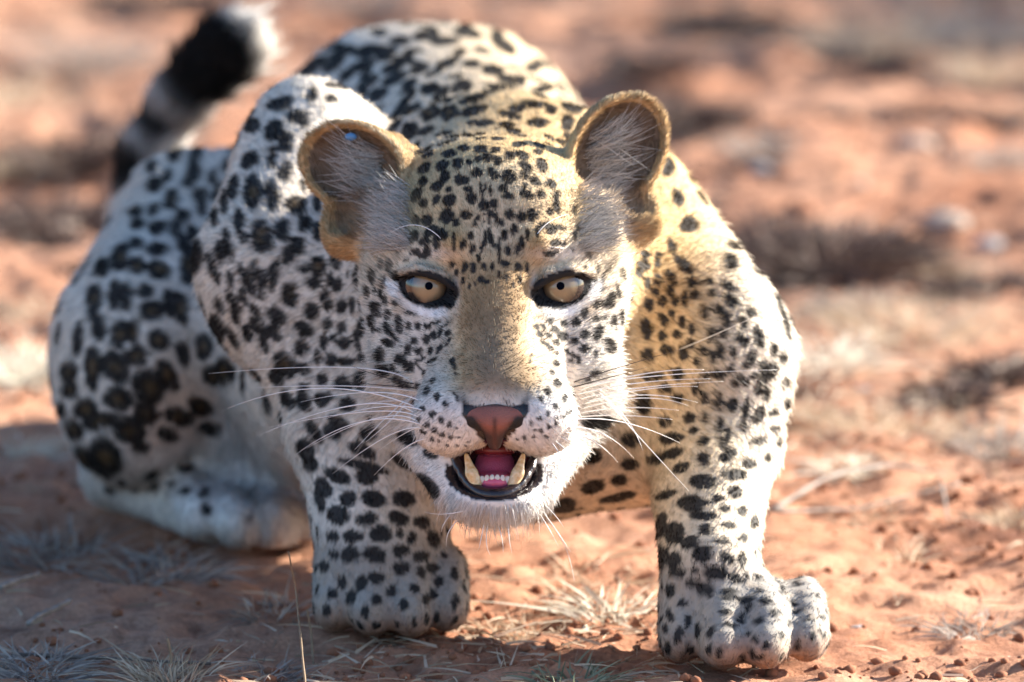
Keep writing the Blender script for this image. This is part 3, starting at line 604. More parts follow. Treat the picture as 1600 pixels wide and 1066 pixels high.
    for (c, r, n, e1, e2) in EARS:
        q = h - c; a, b, d = q @ e1, q @ e2, q @ n
        rr = np.sqrt((a / r[0]) ** 2 + (b / r[1]) ** 2)
        nn = (N @ HU) * n[0] + (N @ HV) * n[1] + (N @ HW) * n[2]
        near = (rr < 1.1) & (np.abs(d) < 70) & (au > 128)
        lob = (np.hypot(u - np.sign(c[0]) * 238, v - 95) < 62) & (au > 185) & (w > -230)
        earmask = np.maximum(earmask, near | lob)
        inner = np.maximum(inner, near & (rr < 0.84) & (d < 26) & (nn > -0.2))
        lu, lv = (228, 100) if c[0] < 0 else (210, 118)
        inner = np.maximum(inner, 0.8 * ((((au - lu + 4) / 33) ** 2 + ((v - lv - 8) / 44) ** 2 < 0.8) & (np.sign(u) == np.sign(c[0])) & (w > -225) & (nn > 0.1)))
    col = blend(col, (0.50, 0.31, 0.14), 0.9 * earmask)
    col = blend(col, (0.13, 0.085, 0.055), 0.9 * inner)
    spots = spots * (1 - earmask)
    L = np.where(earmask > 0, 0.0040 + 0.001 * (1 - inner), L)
    tuft = hw * gauss(au, v, 182, 105, 26, 40) * (w > -180) * (1 - inner)
    col = blend(col, (0.70, 0.62, 0.52), 0.75 * tuft)
    spots = spots * (1 - np.clip(tuft * 1.6, 0, 1))
    L = L + 0.015 * tuft
    # ---- tail rings
    td, ts, _ = tail_param(P)
    tm = smooth(0.040, 0.032, td) * (y > 0.9) * smooth(0.0, 0.12, ts)
    side = N @ np.array((0.84, -0.1, 0.53))
    ring = 1 - np.maximum.reduce([gauss(ts, ts * 0, 0.34, 0, 0.025, 9), gauss(ts, ts * 0, 0.56, 0, 0.035, 9)]) * 0.9
    tb = ring * (1 - smooth(0.0, 0.28, side) * smooth(0.15, 0.35, ts))
    col = blend(col, WHITE, tm)
    spots = spots * (1 - tm) + tm * tb
    L = np.where(tm > 0.5, 0.013 + 0.009 * smooth(0.5, 1, ts), L)
    # ---- apply markings
    dust = smooth(0.03, 0.004, z + 0.02 * n1)
    col = blend(col, (0.34, 0.16, 0.09), 0.6 * dust * (1 - hw) * np.where(y > 0.3, 0.3, 1.0))
    n3 = fbm(P + 8.8, 620, 2) - 0.5
    col = col * np.clip(1 + 0.4 * n1 + 0.5 * n2 + 0.45 * n3, 0.4, 1.5)[:, None]
    col = blend(col, BLACK, 0.97 * spots)
    col = blend(col, (0.16, 0.10, 0.045), 0.75 * cen * (1 - hw) * spots)
    col = blend(col, BLACK, rim * hw)
    # ---- bare skin: eye sockets, nose, mouth
    bare = front * (ee < 1.1) * (hw > 0.5)
    mo = ((u / 70) ** 2 + ((v + 297) / 40) ** 2)
    mouth = (mo < 1.0) & (w > -20) & (w < 116) & (hw > 0.5)
    nose = (au < 52) & (v < -190) & (v > -262) & (w > 60) & (au < 54 + (v + 200) * 0.75)
    groove = (au < 7) & (v < -235) & (v > -275) & (w > 60)
    col[mouth] = (0.03, 0.014, 0.014); col[nose | groove] = (0.03, 0.015, 0.012)
    crease = hw * (gauss(au - 46 + 0.35 * (-v - 190), v, 0, -192, 4, 14)) * (w > 30)
    col = blend(col, BLACK, crease)
    lips = (mo < 1.22) & (v < -285) & (w > -40) & (hw > 0.5)
    col[lips] = (0.018, 0.014, 0.016)
    bare = (bare > 0) | mouth | nose | groove | lips
    wet = (mouth | lips | nose | groove).astype(float)
    L = np.where(bare, 0, L)
    return np.clip(col, 0.003, 0.9), L, hw, earmask, inner, wet, tm

# ------------------------------------------------------------------ leopard: body mesh and skin
leopard = link(bpy.data.objects.new('leopard', None))
leopard.location = (0, 0, 0)
tag(leopard, 'spotted leopard crouching low on red sand, staring ahead with its mouth open', 'leopard')
def skin_mat():
    t = NT('skin')
    a = t.n('ShaderNodeAttribute', attribute_name='coat'); wt = t.n('ShaderNodeAttribute', attribute_name='wet')
    b = t.n('ShaderNodeBsdfPrincipled')
    mr = t.n('ShaderNodeMapRange'); mr.inputs[3].default_value = 0.8; mr.inputs[4].default_value = 0.16
    t.l(wt.outputs['Fac'], mr.inputs[0]); t.l(mr.outputs[0], b.inputs['Roughness'])
    t.l(a.outputs['Color'], b.inputs['Base Color'])
    nz = t.n('ShaderNodeTexNoise'); nz.inputs['Scale'].default_value = 700
    bp = t.n('ShaderNodeBump'); bp.inputs['Strength'].default_value = 0.25; bp.inputs['Distance'].default_value = 0.001
    tc = t.n('ShaderNodeTexCoord'); t.l(tc.outputs['Object'], nz.inputs['Vector']); t.l(nz.outputs['Fac'], bp.inputs['Height']); t.l(bp.outputs[0], b.inputs['Normal'])
    t.l(b.outputs[0], t.out.inputs[0]); return t.m
body = mesh_obj('body', BV, BF, skin_mat(), leopard)
BC, BL, BHW, BEAR, BINN, BWET, BTAIL = coat(BV, BN)
at_ = body.data.attributes.new('coat', 'FLOAT_COLOR', 'POINT'); at_.data.foreach_set('color', np.c_[BC, np.ones(len(BC))].astype(np.float32).ravel())
at_ = body.data.attributes.new('wet', 'FLOAT', 'POINT'); at_.data.foreach_set('value', BWET.astype(np.float32))
print('skin', _t.time() - _t0)

# ------------------------------------------------------------------ fur
def fur_mat(name='fur', hair=0.22):
    t = NT(name)
    a = t.n('ShaderNodeAttribute', attribute_name='coat'); nn = t.n('ShaderNodeAttribute', attribute_name='skin_normal')
    d = t.n('ShaderNodeBsdfDiffuse'); t.l(a.outputs['Color'], d.inputs['Color']); t.l(nn.outputs['Vector'], d.inputs['Normal'])
    hb = t.n('ShaderNodeBsdfHairPrincipled'); hb.model = 'CHIANG'; hb.parametrization = 'COLOR'
    t.l(a.outputs['Color'], hb.inputs['Color']); hb.inputs['IOR'].default_value = 1.4; hb.inputs['Roughness'].default_value = 0.45; hb.inputs['Radial Roughness'].default_value = 0.6
    mx = t.n('ShaderNodeMixShader'); bw = t.n('ShaderNodeRGBToBW'); t.l(a.outputs['Color'], bw.inputs[0])
    mr = t.n('ShaderNodeMapRange'); mr.inputs[2].default_value = 0.35; mr.inputs[4].default_value = hair; t.l(bw.outputs[0], mr.inputs[0]); t.l(mr.outputs[0], mx.inputs[0])
    t.l(d.outputs[0], mx.inputs[1]); t.l(hb.outputs[0], mx.inputs[2]); t.l(mx.outputs[0], t.out.inputs[0])
    return t.m
def hair_obj(name, pts, rad, col, nrm, mat, parent):
    n, k = pts.shape[:2]
    cu = bpy.data.hair_curves.new(name)
    cu.add_curves([k] * n)
    cu.position_data.foreach_set('vector', pts.astype(np.float32).ravel())
    r = cu.attributes.get('radius') or cu.attributes.new('radius', 'FLOAT', 'POINT')
    r.data.foreach_set('value', rad.astype(np.float32).ravel())
    if col.ndim == 2: col = np.repeat(col[:, None], k, 1)
    col = col.reshape(-1, 3)
    c = cu.attributes.new('coat', 'FLOAT_COLOR', 'POINT'); c.data.foreach_set('color', np.c_[col, np.ones(n * k)].astype(np.float32).ravel())
    q = cu.attributes.new('skin_normal', 'FLOAT_VECTOR', 'CURVE'); q.data.foreach_set('vector', nrm.astype(np.float32).ravel())
    cu.materials.append(mat)
    return link(bpy.data.objects.new(name, cu), parent)
def sample(n_expect_density):
    """random roots on the body; density per vertex in hairs per square metre"""
    q = BV[BF]
    area = 0.5 * np.linalg.norm(np.cross(q[:, 2] - q[:, 0], q[:, 3] - q[:, 1]), axis=1)
    wgt = area * n_expect_density[BF].mean(1)
    cnt = RNG.poisson(wgt); fi = np.repeat(np.arange(len(BF)), cnt)
    a, b = RNG.random(len(fi)), RNG.random(len(fi))
    W = np.stack([(1 - a) * (1 - b), a * (1 - b), a * b, (1 - a) * b], -1)
    P = (BV[BF[fi]] * W[..., None]).sum(1); N = (BN[BF[fi]] * W[..., None]).sum(1)
    return P, N / np.linalg.norm(N, axis=1)[:, None]
def unit(a): return a / np.maximum(np.linalg.norm(a, axis=1), 1e-9)[:, None]
def comb(P, N, hw, tm):
    h = to_head(P)
    away = P - head(0, -135, 190)
    ax = (smooth(0.25, 0.8, N[:, 2]) * smooth(0.22, 0.30, P[:, 2]))[:, None]
    sx = np.tanh(P[:, 0] / 0.05)
    rear = smooth(0.40, 0.50, P[:, 1])[:, None]
    leg = smooth(0.15, 0.11, P[:, 2])[:, None]
    front_d = np.stack([0.75 * sx, np.full(len(P), 0.40), np.full(len(P), -0.62)], -1)
    rear_d = np.array((-0.55, 0.45, -0.70))
    bodyd = (front_d * (1 - rear) + rear_d * rear) * (1 - ax) + np.array((-0.12, 1.0, -0.12)) * ax
    bodyd = bodyd * (1 - leg) + np.where(P[:, :1] > 0, np.array((0.0, -0.8, -0.6)), np.array((0.1, -0.56, -0.82))) * leg * (1 - rear) + np.array((0.2, 0.3, -0.9)) * leg * rear
    paw = (smooth(0.09, 0.05, P[:, 2]) * (P[:, 1] < 0.25))[:, None]
    bodyd = bodyd * (1 - paw) + np.array((0.0, -0.7, -0.7)) * paw
    _, _, tt = tail_param(P)
    d = bodyd * (1 - hw[:, None]) + unit(away) * hw[:, None]
    d = np.where(tm[:, None] > 0.5, tt, d)
    nv = np.stack([fbm(P + k * 11.7, 55, 2) - 0.5 for k in range(3)], -1)
    nv2 = np.stack([fbm(P + k * 5.7 + 40, 260, 2) - 0.5 for k in range(3)], -1)
    d = unit(d) + 0.45 * nv + 0.55 * nv2
    d = d - N * (d * N).sum(1)[:, None]
    return unit(d)
def grow():
    toeye = unit(EYE - BV); facing = (BN * toeye).sum(1)
    vis = smooth(-0.35, -0.05, facing)
    dens = (0.05e6 + 0.54e6 * vis) * (1 - BHW) + BHW * (0.15e6 + DENS_HEAD * vis)
    dens = dens * np.where(BL <= 0, 0.0, 1.0) * np.where((BV[:, 2] < 0.004), 0.0, 1.0)
    dens = dens * np.where(BINN > 0.5, 0.35, 1.0)
    P, N = sample(dens)
    col, L, hw, ear, inner, wet, tm = coat(P, N)
    keep = L > 0.0005
    P, N, col, L, hw, ear, inner, tm = [a[keep] for a in (P, N, col, L, hw, ear, inner, tm)]
    n = len(P); T = comb(P, N, hw, tm)
    L = L * RNG.uniform(0.55, 1.15, n)
    stray = RNG.random(n) < 0.06
    L = np.where(stray & (ear < 0.5), L * 1.8, L)
    lift = 0.26 + 0.08 * RNG.normal(size=n) + 0.3 * tm + 0.16 * stray
    lift = np.clip(np.where(ear > 0, 0.35, lift), 0.12, 1.0)
    J = RNG.normal(size=(n, 3)) * (0.13 - 0.03 * hw[:, None])
    d0 = unit(N * lift[:, None] + T * (1 - 0.5 * lift[:, None]) + J)
    bend = T * 0.55 - N * 0.25 * (lift[:, None]) + np.array((0, 0, -0.12))
    S = np.array([0.0, 0.33, 0.68, 1.0])
    pts = np.stack([P - N * 0.0006 + L[:, None] * (d0 * s + bend * s * s * 0.55) for s in S], 1)
    pts[:, :, 2] = np.maximum(pts[:, :, 2], 0.0008)
    r0 = np.where(hw > 0.5, 0.00019, 0.00029) * np.where(tm > 0.5, 1.5, 1.0)
    rad = r0[:, None] * np.array([0.9, 1.0, 0.7, 0.12])
    tip = P + 0.85 * (pts[:, 3] - P); tip = tip - N * ((tip - P) * N).sum(1)[:, None]
    ct = coat(tip, N)[0]
    k = RNG.uniform(0.66, 1.28, (n, 1))
    col = np.clip(np.stack([col * k, (0.6 * col + 0.4 * ct) * k, (0.15 * col + 0.85 * ct) * k, ct * k], 1), 0.003, 0.92)
    print('hairs', n)
    Nj = unit(N + 0.22 * RNG.normal(size=(n, 3)) + 0.5 * np.stack([fbm(P + 3.3 * k, 180, 2) - 0.5 for k in range(3)], -1))
    hair_obj('fur', pts, rad, col, Nj, fur_mat(), body)
DENS_HEAD = 1.55e6
grow()
print('fur', _t.time() - _t0)
# ------------------------------------------------------------------ features of the face
def attr_mat(name, rough, coatw=0.0, sub=0.0, bump=0.3, scale=900):
    t = NT(name)
    a = t.n('ShaderNodeAttribute', attribute_name='tint'); b = t.n('ShaderNodeBsdfPrincipled')
    b.inputs['Roughness'].default_value = rough; b.inputs['Coat Weight'].default_value = coatw; b.inputs['Coat Roughness'].default_value = 0.1
    b.inputs['Subsurface Weight'].default_value = sub; b.inputs['Subsurface Scale'].default_value = 0.003
    t.l(a.outputs['Color'], b.inputs['Base Color'])
    nz = t.n('ShaderNodeTexNoise'); nz.inputs['Scale'].default_value = scale; tc = t.n('ShaderNodeTexCoord'); t.l(tc.outputs['Object'], nz.inputs['Vector'])
    bp = t.n('ShaderNodeBump'); bp.inputs['Strength'].default_value = bump; bp.inputs['Distance'].default_value = 0.0008
    t.l(nz.outputs['Fac'], bp.inputs['Height']); t.l(bp.outputs[0], b.inputs['Normal'])
    t.l(b.outputs[0], t.out.inputs[0]); return t.m
def head_blob(name, prims, mat, tint, step=2.6, rel=2, parent=None):
    """a small implicit shape given in the head's own frame"""
    pts = [np.array(p[1]) for p in prims] + [np.array(p[2]) for p in prims if p[0] == 'c']
    rad = max(max(np.ravel(p[3:4] if p[0] == 'c' else p[2])) for p in prims) + 14
    lo, hi = np.min(pts, 0) - rad, np.max(pts, 0) + rad
    f = Field(*[np.arange(a, b, step) for a, b in zip(lo, hi)])
    f.d[:] = 40
    for p in prims:
        kw = dict(p[-1]) if isinstance(p[-1], dict) else {}
        if p[0] == 'c': f.cone(p[1], p[2], p[3], p[4], kw.get('k', 5), kw.get('sub', False))
        else: f.ell(p[1], p[2], kw.get('k', 5), None, kw.get('sub', False))
    V, F = f.surface(); V = relax(V, F, rel, 0.5)
    c = tint(V) if callable(tint) else np.tile(np.array(tint), (len(V), 1))
    o = mesh_obj(name, HO + HS * (V[:, :1] * HU + V[:, 1:2] * HV + V[:, 2:3] * HW), F, mat, leopard if parent is None else parent)
    a = o.data.attributes.new('tint', 'FLOAT_COLOR', 'POINT'); a.data.foreach_set('color', np.c_[c, np.ones(len(c))].astype(np.float32).ravel())
    return o
# cones in Field use a 2 cm reach in metres; in head units give the reach through k
def nose_tint(V):
    u, v = np.abs(V[:, 0]), V[:, 1]
    c = np.tile(np.array((0.33, 0.11, 0.075)), (len(V), 1))
    nost = np.exp(-0.5 * (((u - 40 - (v + 210) * 0.74) / 8) ** 2)) * smooth(-203, -212, v)
    c = blend(c, (0.008, 0.006, 0.006), np.maximum(1.2 * nost, smooth(-8, 0, u - 33 - (v + 212) * 0.72) * smooth(-204, -210, v)))
    c = blend(c, (0.06, 0.025, 0.018), smooth(-222, -244, v))
    c = blend(c, (0.03, 0.02, 0.025), smooth(-195, -190, v) * 0.9)
    c = blend(c, (0.10, 0.03, 0.02), np.exp(-0.5 * (V[:, 0] / 2.5) ** 2) * smooth(-205, -215, v))
    return c
wet_mat = attr_mat('wet_skin', 0.22, 0.4)
nose = head_blob('nose', [('c', (-38, -204, 149), (38, -204, 149), 13, 13, {'k': 6}), ('e', (0, -212, 150), (42, 20, 22), {'k': 8}), ('c', (0, -215, 149), (0, -250, 138), 24, 11, {'k': 8}),
     ('e', (-33, -214, 146), (21, 14, 20), {'k': 6}), ('e', (33, -214, 146), (21, 14, 20), {'k': 6}),
     ('c', (-41, -217, 168), (-19, -241, 162), 6, 4, {'k': 4, 'sub': True}), ('c', (41, -217, 168), (19, -241, 162), 6, 4, {'k': 4, 'sub': True})],
     attr_mat('nose_leather', 0.5, 0.0, 0.05, 0.9, 1400), nose_tint)
def tongue_tint(V):
    return blend(np.tile(np.array((0.70, 0.13, 0.24)), (len(V), 1)), (0.25, 0.02, 0.03), smooth(-275, -262, V[:, 1]))
tongue = head_blob('tongue', [('e', (0, -312, 52), (33, 16, 44), {'k': 6}), ('c', (0, -296, 10), (0, -262, -10), 33, 30, {'k': 10})], attr_mat('tongue_flesh', 0.35, 0.4, 0.3, 0.6, 1100), tongue_tint)
palate = head_blob('palate', [('e', (0, -262, 40), (34, 12, 40), {'k': 5})], wet_mat, (0.16, 0.02, 0.025))
_lt = np.linspace(-1, 1, 17)
_lp = [(63 * t, -272 - 59 * (1 - abs(t) ** 2.6), 44 + 56 * (1 - t * t)) for t in _lt]
gum = head_blob('lower_lip', [('c', a, b, 7.5, 7.5, {'k': 9}) for a, b in zip(_lp[:-1], _lp[1:])], attr_mat('lip_skin', 0.24, 0.3, 0, 0.5, 700), (0.02, 0.013, 0.015), 1.8, 4)
enamel = simple('tooth_enamel', (0.80, 0.66, 0.42), 0.25, (0.62, 0.42, 0.18), 0.1, 400, 0.4, 0.5, 0.2)
enamel_w = simple('incisor_enamel', (0.85, 0.78, 0.72), 0.25, (0.75, 0.66, 0.58), 0.1, 400, 0.4, 0.5, 0.2)
for s in (-1, 1):
    head_blob('canine_tooth', [('c', (s * 29, -312, 84), (s * 36, -297, 86), 10, 9.2, {'k': 5}), ('c', (s * 36, -297, 86), (s * 44, -270, 80), 9.2, 4, {'k': 5})], enamel, (1, 1, 1), 1.6)
for i in range(6):
    u0 = (i - 2.5) * 8.0
    head_blob('incisor_tooth', [('e', (u0, -305 - 0.02 * u0 * u0 * 0.3, 90 - 0.012 * u0 * u0), (4.3 if i not in (0, 5) else 5.6, 6.5, 4), {'k': 2})], enamel_w, (1, 1, 1), 1.3, 1)
# ---- eyes
def iris_mat():
    t = NT('iris'); tc = t.n('ShaderNodeTexCoord'); sp = t.n('ShaderNodeSeparateXYZ'); t.l(tc.outputs['Object'], sp.inputs[0])
    an = t.n('ShaderNodeMath', operation='ARCTAN2'); t.l(sp.outputs['Y'], an.inputs[0]); t.l(sp.outputs['X'], an.inputs[1])
    cb = t.n('ShaderNodeCombineXYZ'); m = t.n('ShaderNodeMath', operation='MULTIPLY'); m.inputs[1].default_value = 9.0
    t.l(an.outputs[0], m.inputs[0]); t.l(m.outputs[0], cb.inputs[0]); t.l(sp.outputs['Z'], cb.inputs[1])
    nz = t.n('ShaderNodeTexNoise'); nz.inputs['Scale'].default_value = 2.2; nz.inputs['Detail'].default_value = 5; t.l(cb.outputs[0], nz.inputs['Vector'])
    ad = t.n('ShaderNodeMath', operation='MULTIPLY_ADD'); ad.inputs[1].default_value = 0.10; t.l(nz.outputs['Fac'], ad.inputs[0]); t.l(sp.outputs['Z'], ad.inputs[2])
    c = t.ramp(ad.outputs[0], [(0.80, (0.015, 0.012, 0.01)), (0.855, (0.09, 0.065, 0.04)), (0.93, (0.20, 0.15, 0.085)), (1.0, (0.29, 0.21, 0.11))])
    b = t.n('ShaderNodeBsdfPrincipled'); b.inputs['Roughness'].default_value = 0.3; b.inputs['Coat Weight'].default_value = 1.0; b.inputs['Coat Roughness'].default_value = 0.02; b.inputs['Coat IOR'].default_value = 1.6
    t.l(c, b.inputs['Base Color']); t.l(b.outputs[0], t.out.inputs[0]); return t.m
eye_dark = simple('eye_rim_dark', (0.012, 0.010, 0.012), 0.12, (0.02, 0.015, 0.012), 0, 300, 0.8)
pupil_mat = simple('pupil', (0.003, 0.005, 0.012), 0.4, (0.003, 0.003, 0.006), 0, 300, 0.0, 0.0)
irism = iris_mat()
def cap(th0, th1, R, nr=24, ns=40):
    V = []; F = []
    for i in range(nr + 1):
        th = th0 + (th1 - th0) * i / nr
        for j in range(ns):
            a = 2 * math.pi * j / ns
            V.append((R * math.sin(th) * math.cos(a), R * math.sin(th) * math.sin(a), R * math.cos(th)))
    for i in range(nr):
        for j in range(ns):
            F.append((i * ns + j, (i + 1) * ns + j, (i + 1) * ns + (j + 1) % ns, i * ns + (j + 1) % ns))
    return V, F
for s in (-1, 1):
    c = head(s * 103, -7, -16)
    tgt = np.array(EYE) + np.array((0, 0, 0.0)); g = Vector(tgt - c).normalized()
    q = g.to_track_quat('Z', 'Y')
    V, F = cap(0.02, math.pi - 0.05, 1.0)
    e = mesh_obj('eye', V, F, eye_dark, leopard); e.location = c; e.rotation_mode = 'QUATERNION'; e.rotation_quaternion = q; e.scale = (42 * HS,) * 3
    V, F = cap(0.01, 0.70, 1.006); mesh_obj('iris', V, F, irism, e)
    V, F = cap(0.0, 0.15, 1.012, 6); mesh_obj('pupil', V, F, pupil_mat, e)
# ---- whiskers
wm = NT('whisker'); _b = wm.n('ShaderNodeBsdfPrincipled'); _b.inputs['Base Color'].default_value = (0.9, 0.88, 0.84, 1); _b.inputs['Roughness'].default_value = 0.35
wm.l(_b.outputs[0], wm.out.inputs[0]); whisker_w = wm.m
whisker_d = simple('dark_whisker', (0.03, 0.02, 0.02), 0.4)
def tube(pts, radii, ns=6):
    V = []; F = []
    pts = np.asarray(pts); n = len(pts)
    tang = unit(np.gradient(pts, axis=0)); up = np.array((0.3, 0.9, 0.2))
    for i in range(n):
        a = np.cross(tang[i], up); a /= np.linalg.norm(a); b = np.cross(tang[i], a)
        for j in range(ns):
            th = 2 * math.pi * j / ns
            V.append(pts[i] + radii[i] * (a * math.cos(th) + b * math.sin(th)))
    for i in range(n - 1):
        for j in range(ns):
            F.append((i * ns + j, i * ns + (j + 1) % ns, (i + 1) * ns + (j + 1) % ns, (i + 1) * ns + j))
    F.append(tuple(range(ns))[::-1]); F.append(tuple((n - 1) * ns + j for j in range(ns)))
    return V, F
def whisker(a, b, c, r=0.00042, w0=None, w2=None, mat=None):
    """root, middle and tip in photo pixels; w0, w2: how far in front of the eyes root and tip are"""
    d = at(a[0], a[1], 0) - EYE; d /= np.linalg.norm(d)
    hit = _tree.ray_cast(Vector(EYE), Vector(d))
    root = np.array(hit[0]) if hit[0] is not None else head(a[0] - 773, 440 - a[1], 60)
    wr = to_head(root[None])[0, 2]
    wt = wr + 10 if w2 is None else w2
    wmid = wr + 0.5 * (wt - wr) + 12
    m = head(b[0] - 773, 440 - b[1], wmid); tip = head(c[0] - 773, 440 - c[1], wt)
    T = np.linspace(0, 1, 18)[:, None]
    ctrl = 2 * m - 0.5 * (root + tip)
    pts = (1 - T) ** 2 * (root - 0.001 * HW) + 2 * T * (1 - T) * ctrl + T ** 2 * tip
    V, F = tube(pts, r * (1 - 0.85 * T[:, 0] ** 1.5) )
    mesh_obj('whisker', V, F, mat or whisker_w, leopard)
W = [((650,606),(560,575),(325,584)),((652,612),(540,603),(400,606)),((650,636),(500,606),(345,643)),((648,645),(555,632),(405,680)),((655,652),(575,642),(420,668)),((660,664),(565,658),(460,712)),((655,660),(590,652),(480,700)),((668,674),(615,676),(520,740)),((680,686),(640,694),(585,742)),((640,622),(606,650),(555,702)),((646,616),(612,655),(572,690)),((662,642),(600,634),(505,655)),((642,630),(600,627),(520,640)),((656,626),(580,612),(470,628)),((664,670),(640,672),(590,705)),
 ((905,612),(1000,590),(1215,578)),((900,617),(1000,598),(1110,592)),((905,624),(1000,606),(1130,596)),((910,632),(1000,617),(1090,629)),((905,640),(1000,622),(1075,634)),((905,646),(980,637),(1060,641)),((905,652),(970,649),(1050,655)),((890,657),(970,658),(1062,692)),((885,668),(940,676),(990,716)),((890,672),(930,690),(965,722)),((880,675),(920,685),(950,705)),((875,683),(898,700),(911,733)),((868,690),(882,700),(890,716)),((862,692),(872,704),(878,718)),((915,628),(1010,608),(1090,604)),((902,606),(1020,582),(1100,578)),
 ((730,797),(695,801),(664,799)),((758,812),(752,838),(748,856)),((764,814),(760,842),(766,864)),((776,815),(784,838),(786,860)),((795,812),(795,835),(800,862)),((838,803),(848,828),(838,848)),((846,796),(872,832),(892,862)),((840,798),(858,826),(872,852)),((850,788),(868,805),(880,822)),((720,808),(702,828),(698,852)),((708,800),(695,815),(690,830)),((846,806),(880,850),(897,906))]
for q in W:
    side = -1 if q[2][0] < 773 else 1
    L = math.hypot(q[2][0] - q[0][0], q[2][1] - q[0][1])
    whisker(*q, r=0.00046 if L > 90 else 0.00036, w2=None if L < 60 else 60 - 0.22 * L)
whisker((936,612),(985,668),(1075,766), r=0.0006, w2=60); whisker((932,616),(975,650),(1003,702), r=0.0006, w2=60)
for q in (((648,600),(600,589),(545,570)),((648,606),(600,602),(490,592)),((895,598),(960,576),(1062,546)),((892,606),(950,590),(1010,574))):
    whisker(*q, r=0.00045, w2=20, mat=whisker_d)
for q in (((690,374),(640,352),(585,386)),((650,412),(628,424),(620,440)),((838,368),(860,346),(892,334)),((855,387),(880,389),(908,402)),((1062,546),(1130,520),(1200,486))):
    whisker(*q, r=0.0003, w2=-20)
# ---- long pale hairs inside the ears
def ear_hair():
    pts = []; nr = []
    for (c, r, n, e1, e2) in EARS:
        sg = np.sign(c[0])
        for k in range(330):
            a0 = RNG.uniform(-0.25, 0.75); b0 = RNG.uniform(-0.75, 0.65)
            # roots along the side of the cup that faces the head, sweeping outward and up across it
            root = c + np.array((-sg * (45 - 30 * a0 + RNG.normal() * 10), b0 * 60 - 10, 0.0)) + n * RNG.uniform(-18, 0)
            Lh = RNG.uniform(35, 105)
            dirv = np.array((sg * RNG.uniform(0.6, 1.0), 0.15 + 0.55 * RNG.normal() * 0.6, 0.0)) + n * RNG.uniform(0.15, 0.5)
            dirv /= np.linalg.norm(dirv)
            curl = np.array((0.0, RNG.uniform(0.0, 0.5), 0.0)) - n * 0.25
            p = [root + Lh * (dirv * t + curl * t * t * 0.6) for t in (0, 0.33, 0.66, 1.0)]
            q = p[3] - c
            if (q @ e1 / r[0]) ** 2 + (q @ e2 / r[1]) ** 2 > 0.95: continue
            pts.append([head(*x) for x in p]); nr.append(-0.3 * HU * sg + HW)
        ne = len(pts)
        for k in range(800):      # pale tuft from the cheek over the ear's lower opening
            uu = sg * RNG.uniform(128, 176); vv = RNG.uniform(45, 150)
            d = head(uu, vv, 200) - EYE; d /= np.linalg.norm(d)
            hit = _tree.ray_cast(Vector(EYE), Vector(d))
            if hit[0] is None: continue
            root = to_head(np.array(hit[0])[None])[0]
            if root[2] < -215: continue
            Lh = RNG.uniform(18, 52)
            dirv = np.array((sg * RNG.uniform(0.55, 1.0), RNG.uniform(0.0, 0.75), RNG.uniform(0.15, 0.5))); dirv /= np.linalg.norm(dirv)
            curl = np.array((sg * 0.1, -0.12 + 0.2 * RNG.normal(), -0.3))
            pts.append([head(*(root + Lh * (dirv * t + curl * t * t * 0.6))) for t in (0, 0.33, 0.66, 1.0)]); nr.append(0.4 * HU * sg + HW)
    pts = np.array(pts); m = len(pts)
    col = np.tile(np.array((0.72, 0.66, 0.58)), (m, 1)) * RNG.uniform(0.25, 1.15, (m, 1))
    rad = np.full((m, 1), 0.00022) * np.array([1.0, 1.0, 0.8, 0.15])
    hair_obj('ear_hair', pts, rad, np.clip(col, 0, 0.9), unit(np.array(nr)), fur_mat('ear_fur', 0.4), body)
ear_hair()
sp = head_blob('ear_speck', [('e', (-228, 229, -192 + 30), (10, 6.5, 5), {'k': 2})], simple('pale_blue_speck', (0.12, 0.30, 0.52), 0.3, (0.08, 0.22, 0.42)), (1, 1, 1), 1.5)
sp['label'] = 'pale blue speck inside the ear'
# ------------------------------------------------------------------ dry grass, stalks, twigs, stones, litter
def varied(name, c1, c2, rough=0.8, trans=0.3):
    t = NT(name); a = t.n('ShaderNodeAttribute', attribute_name='shade')
    c = t.ramp(a.outputs['Fac'], [(0.0, c1), (1.0, c2)])
    b = t.n('ShaderNodeBsdfPrincipled'); b.inputs['Roughness'].default_value = rough; t.l(c, b.inputs['Base Color'])
    if trans:
        tr = t.n('ShaderNodeBsdfTranslucent'); t.l(c, tr.inputs['Color']); mx = t.n('ShaderNodeMixShader'); mx.inputs[0].default_value = trans
        t.l(b.outputs[0], mx.inputs[1]); t.l(tr.outputs[0], mx.inputs[2]); t.l(mx.outputs[0], t.out.inputs[0])
    else: t.l(b.outputs[0], t.out.inputs[0])
    return t.m
straw = varied('dry_straw', (0.32, 0.22, 0.14), (0.74, 0.61, 0.46))
greyg = varied('grey_dry_grass', (0.17, 0.135, 0.12), (0.56, 0.48, 0.41))
darkg = varied('dark_grass_and_shade', (0.03, 0.02, 0.02), (0.17, 0.105, 0.08), trans=0.1)  # dark grass; its tone also stands in for shadows among the clumps
paleg = varied('bleached_grass', (0.50, 0.45, 0.36), (0.85, 0.80, 0.68))
greeng = varied('grey_green_grass', (0.12, 0.15, 0.09), (0.38, 0.40, 0.27))
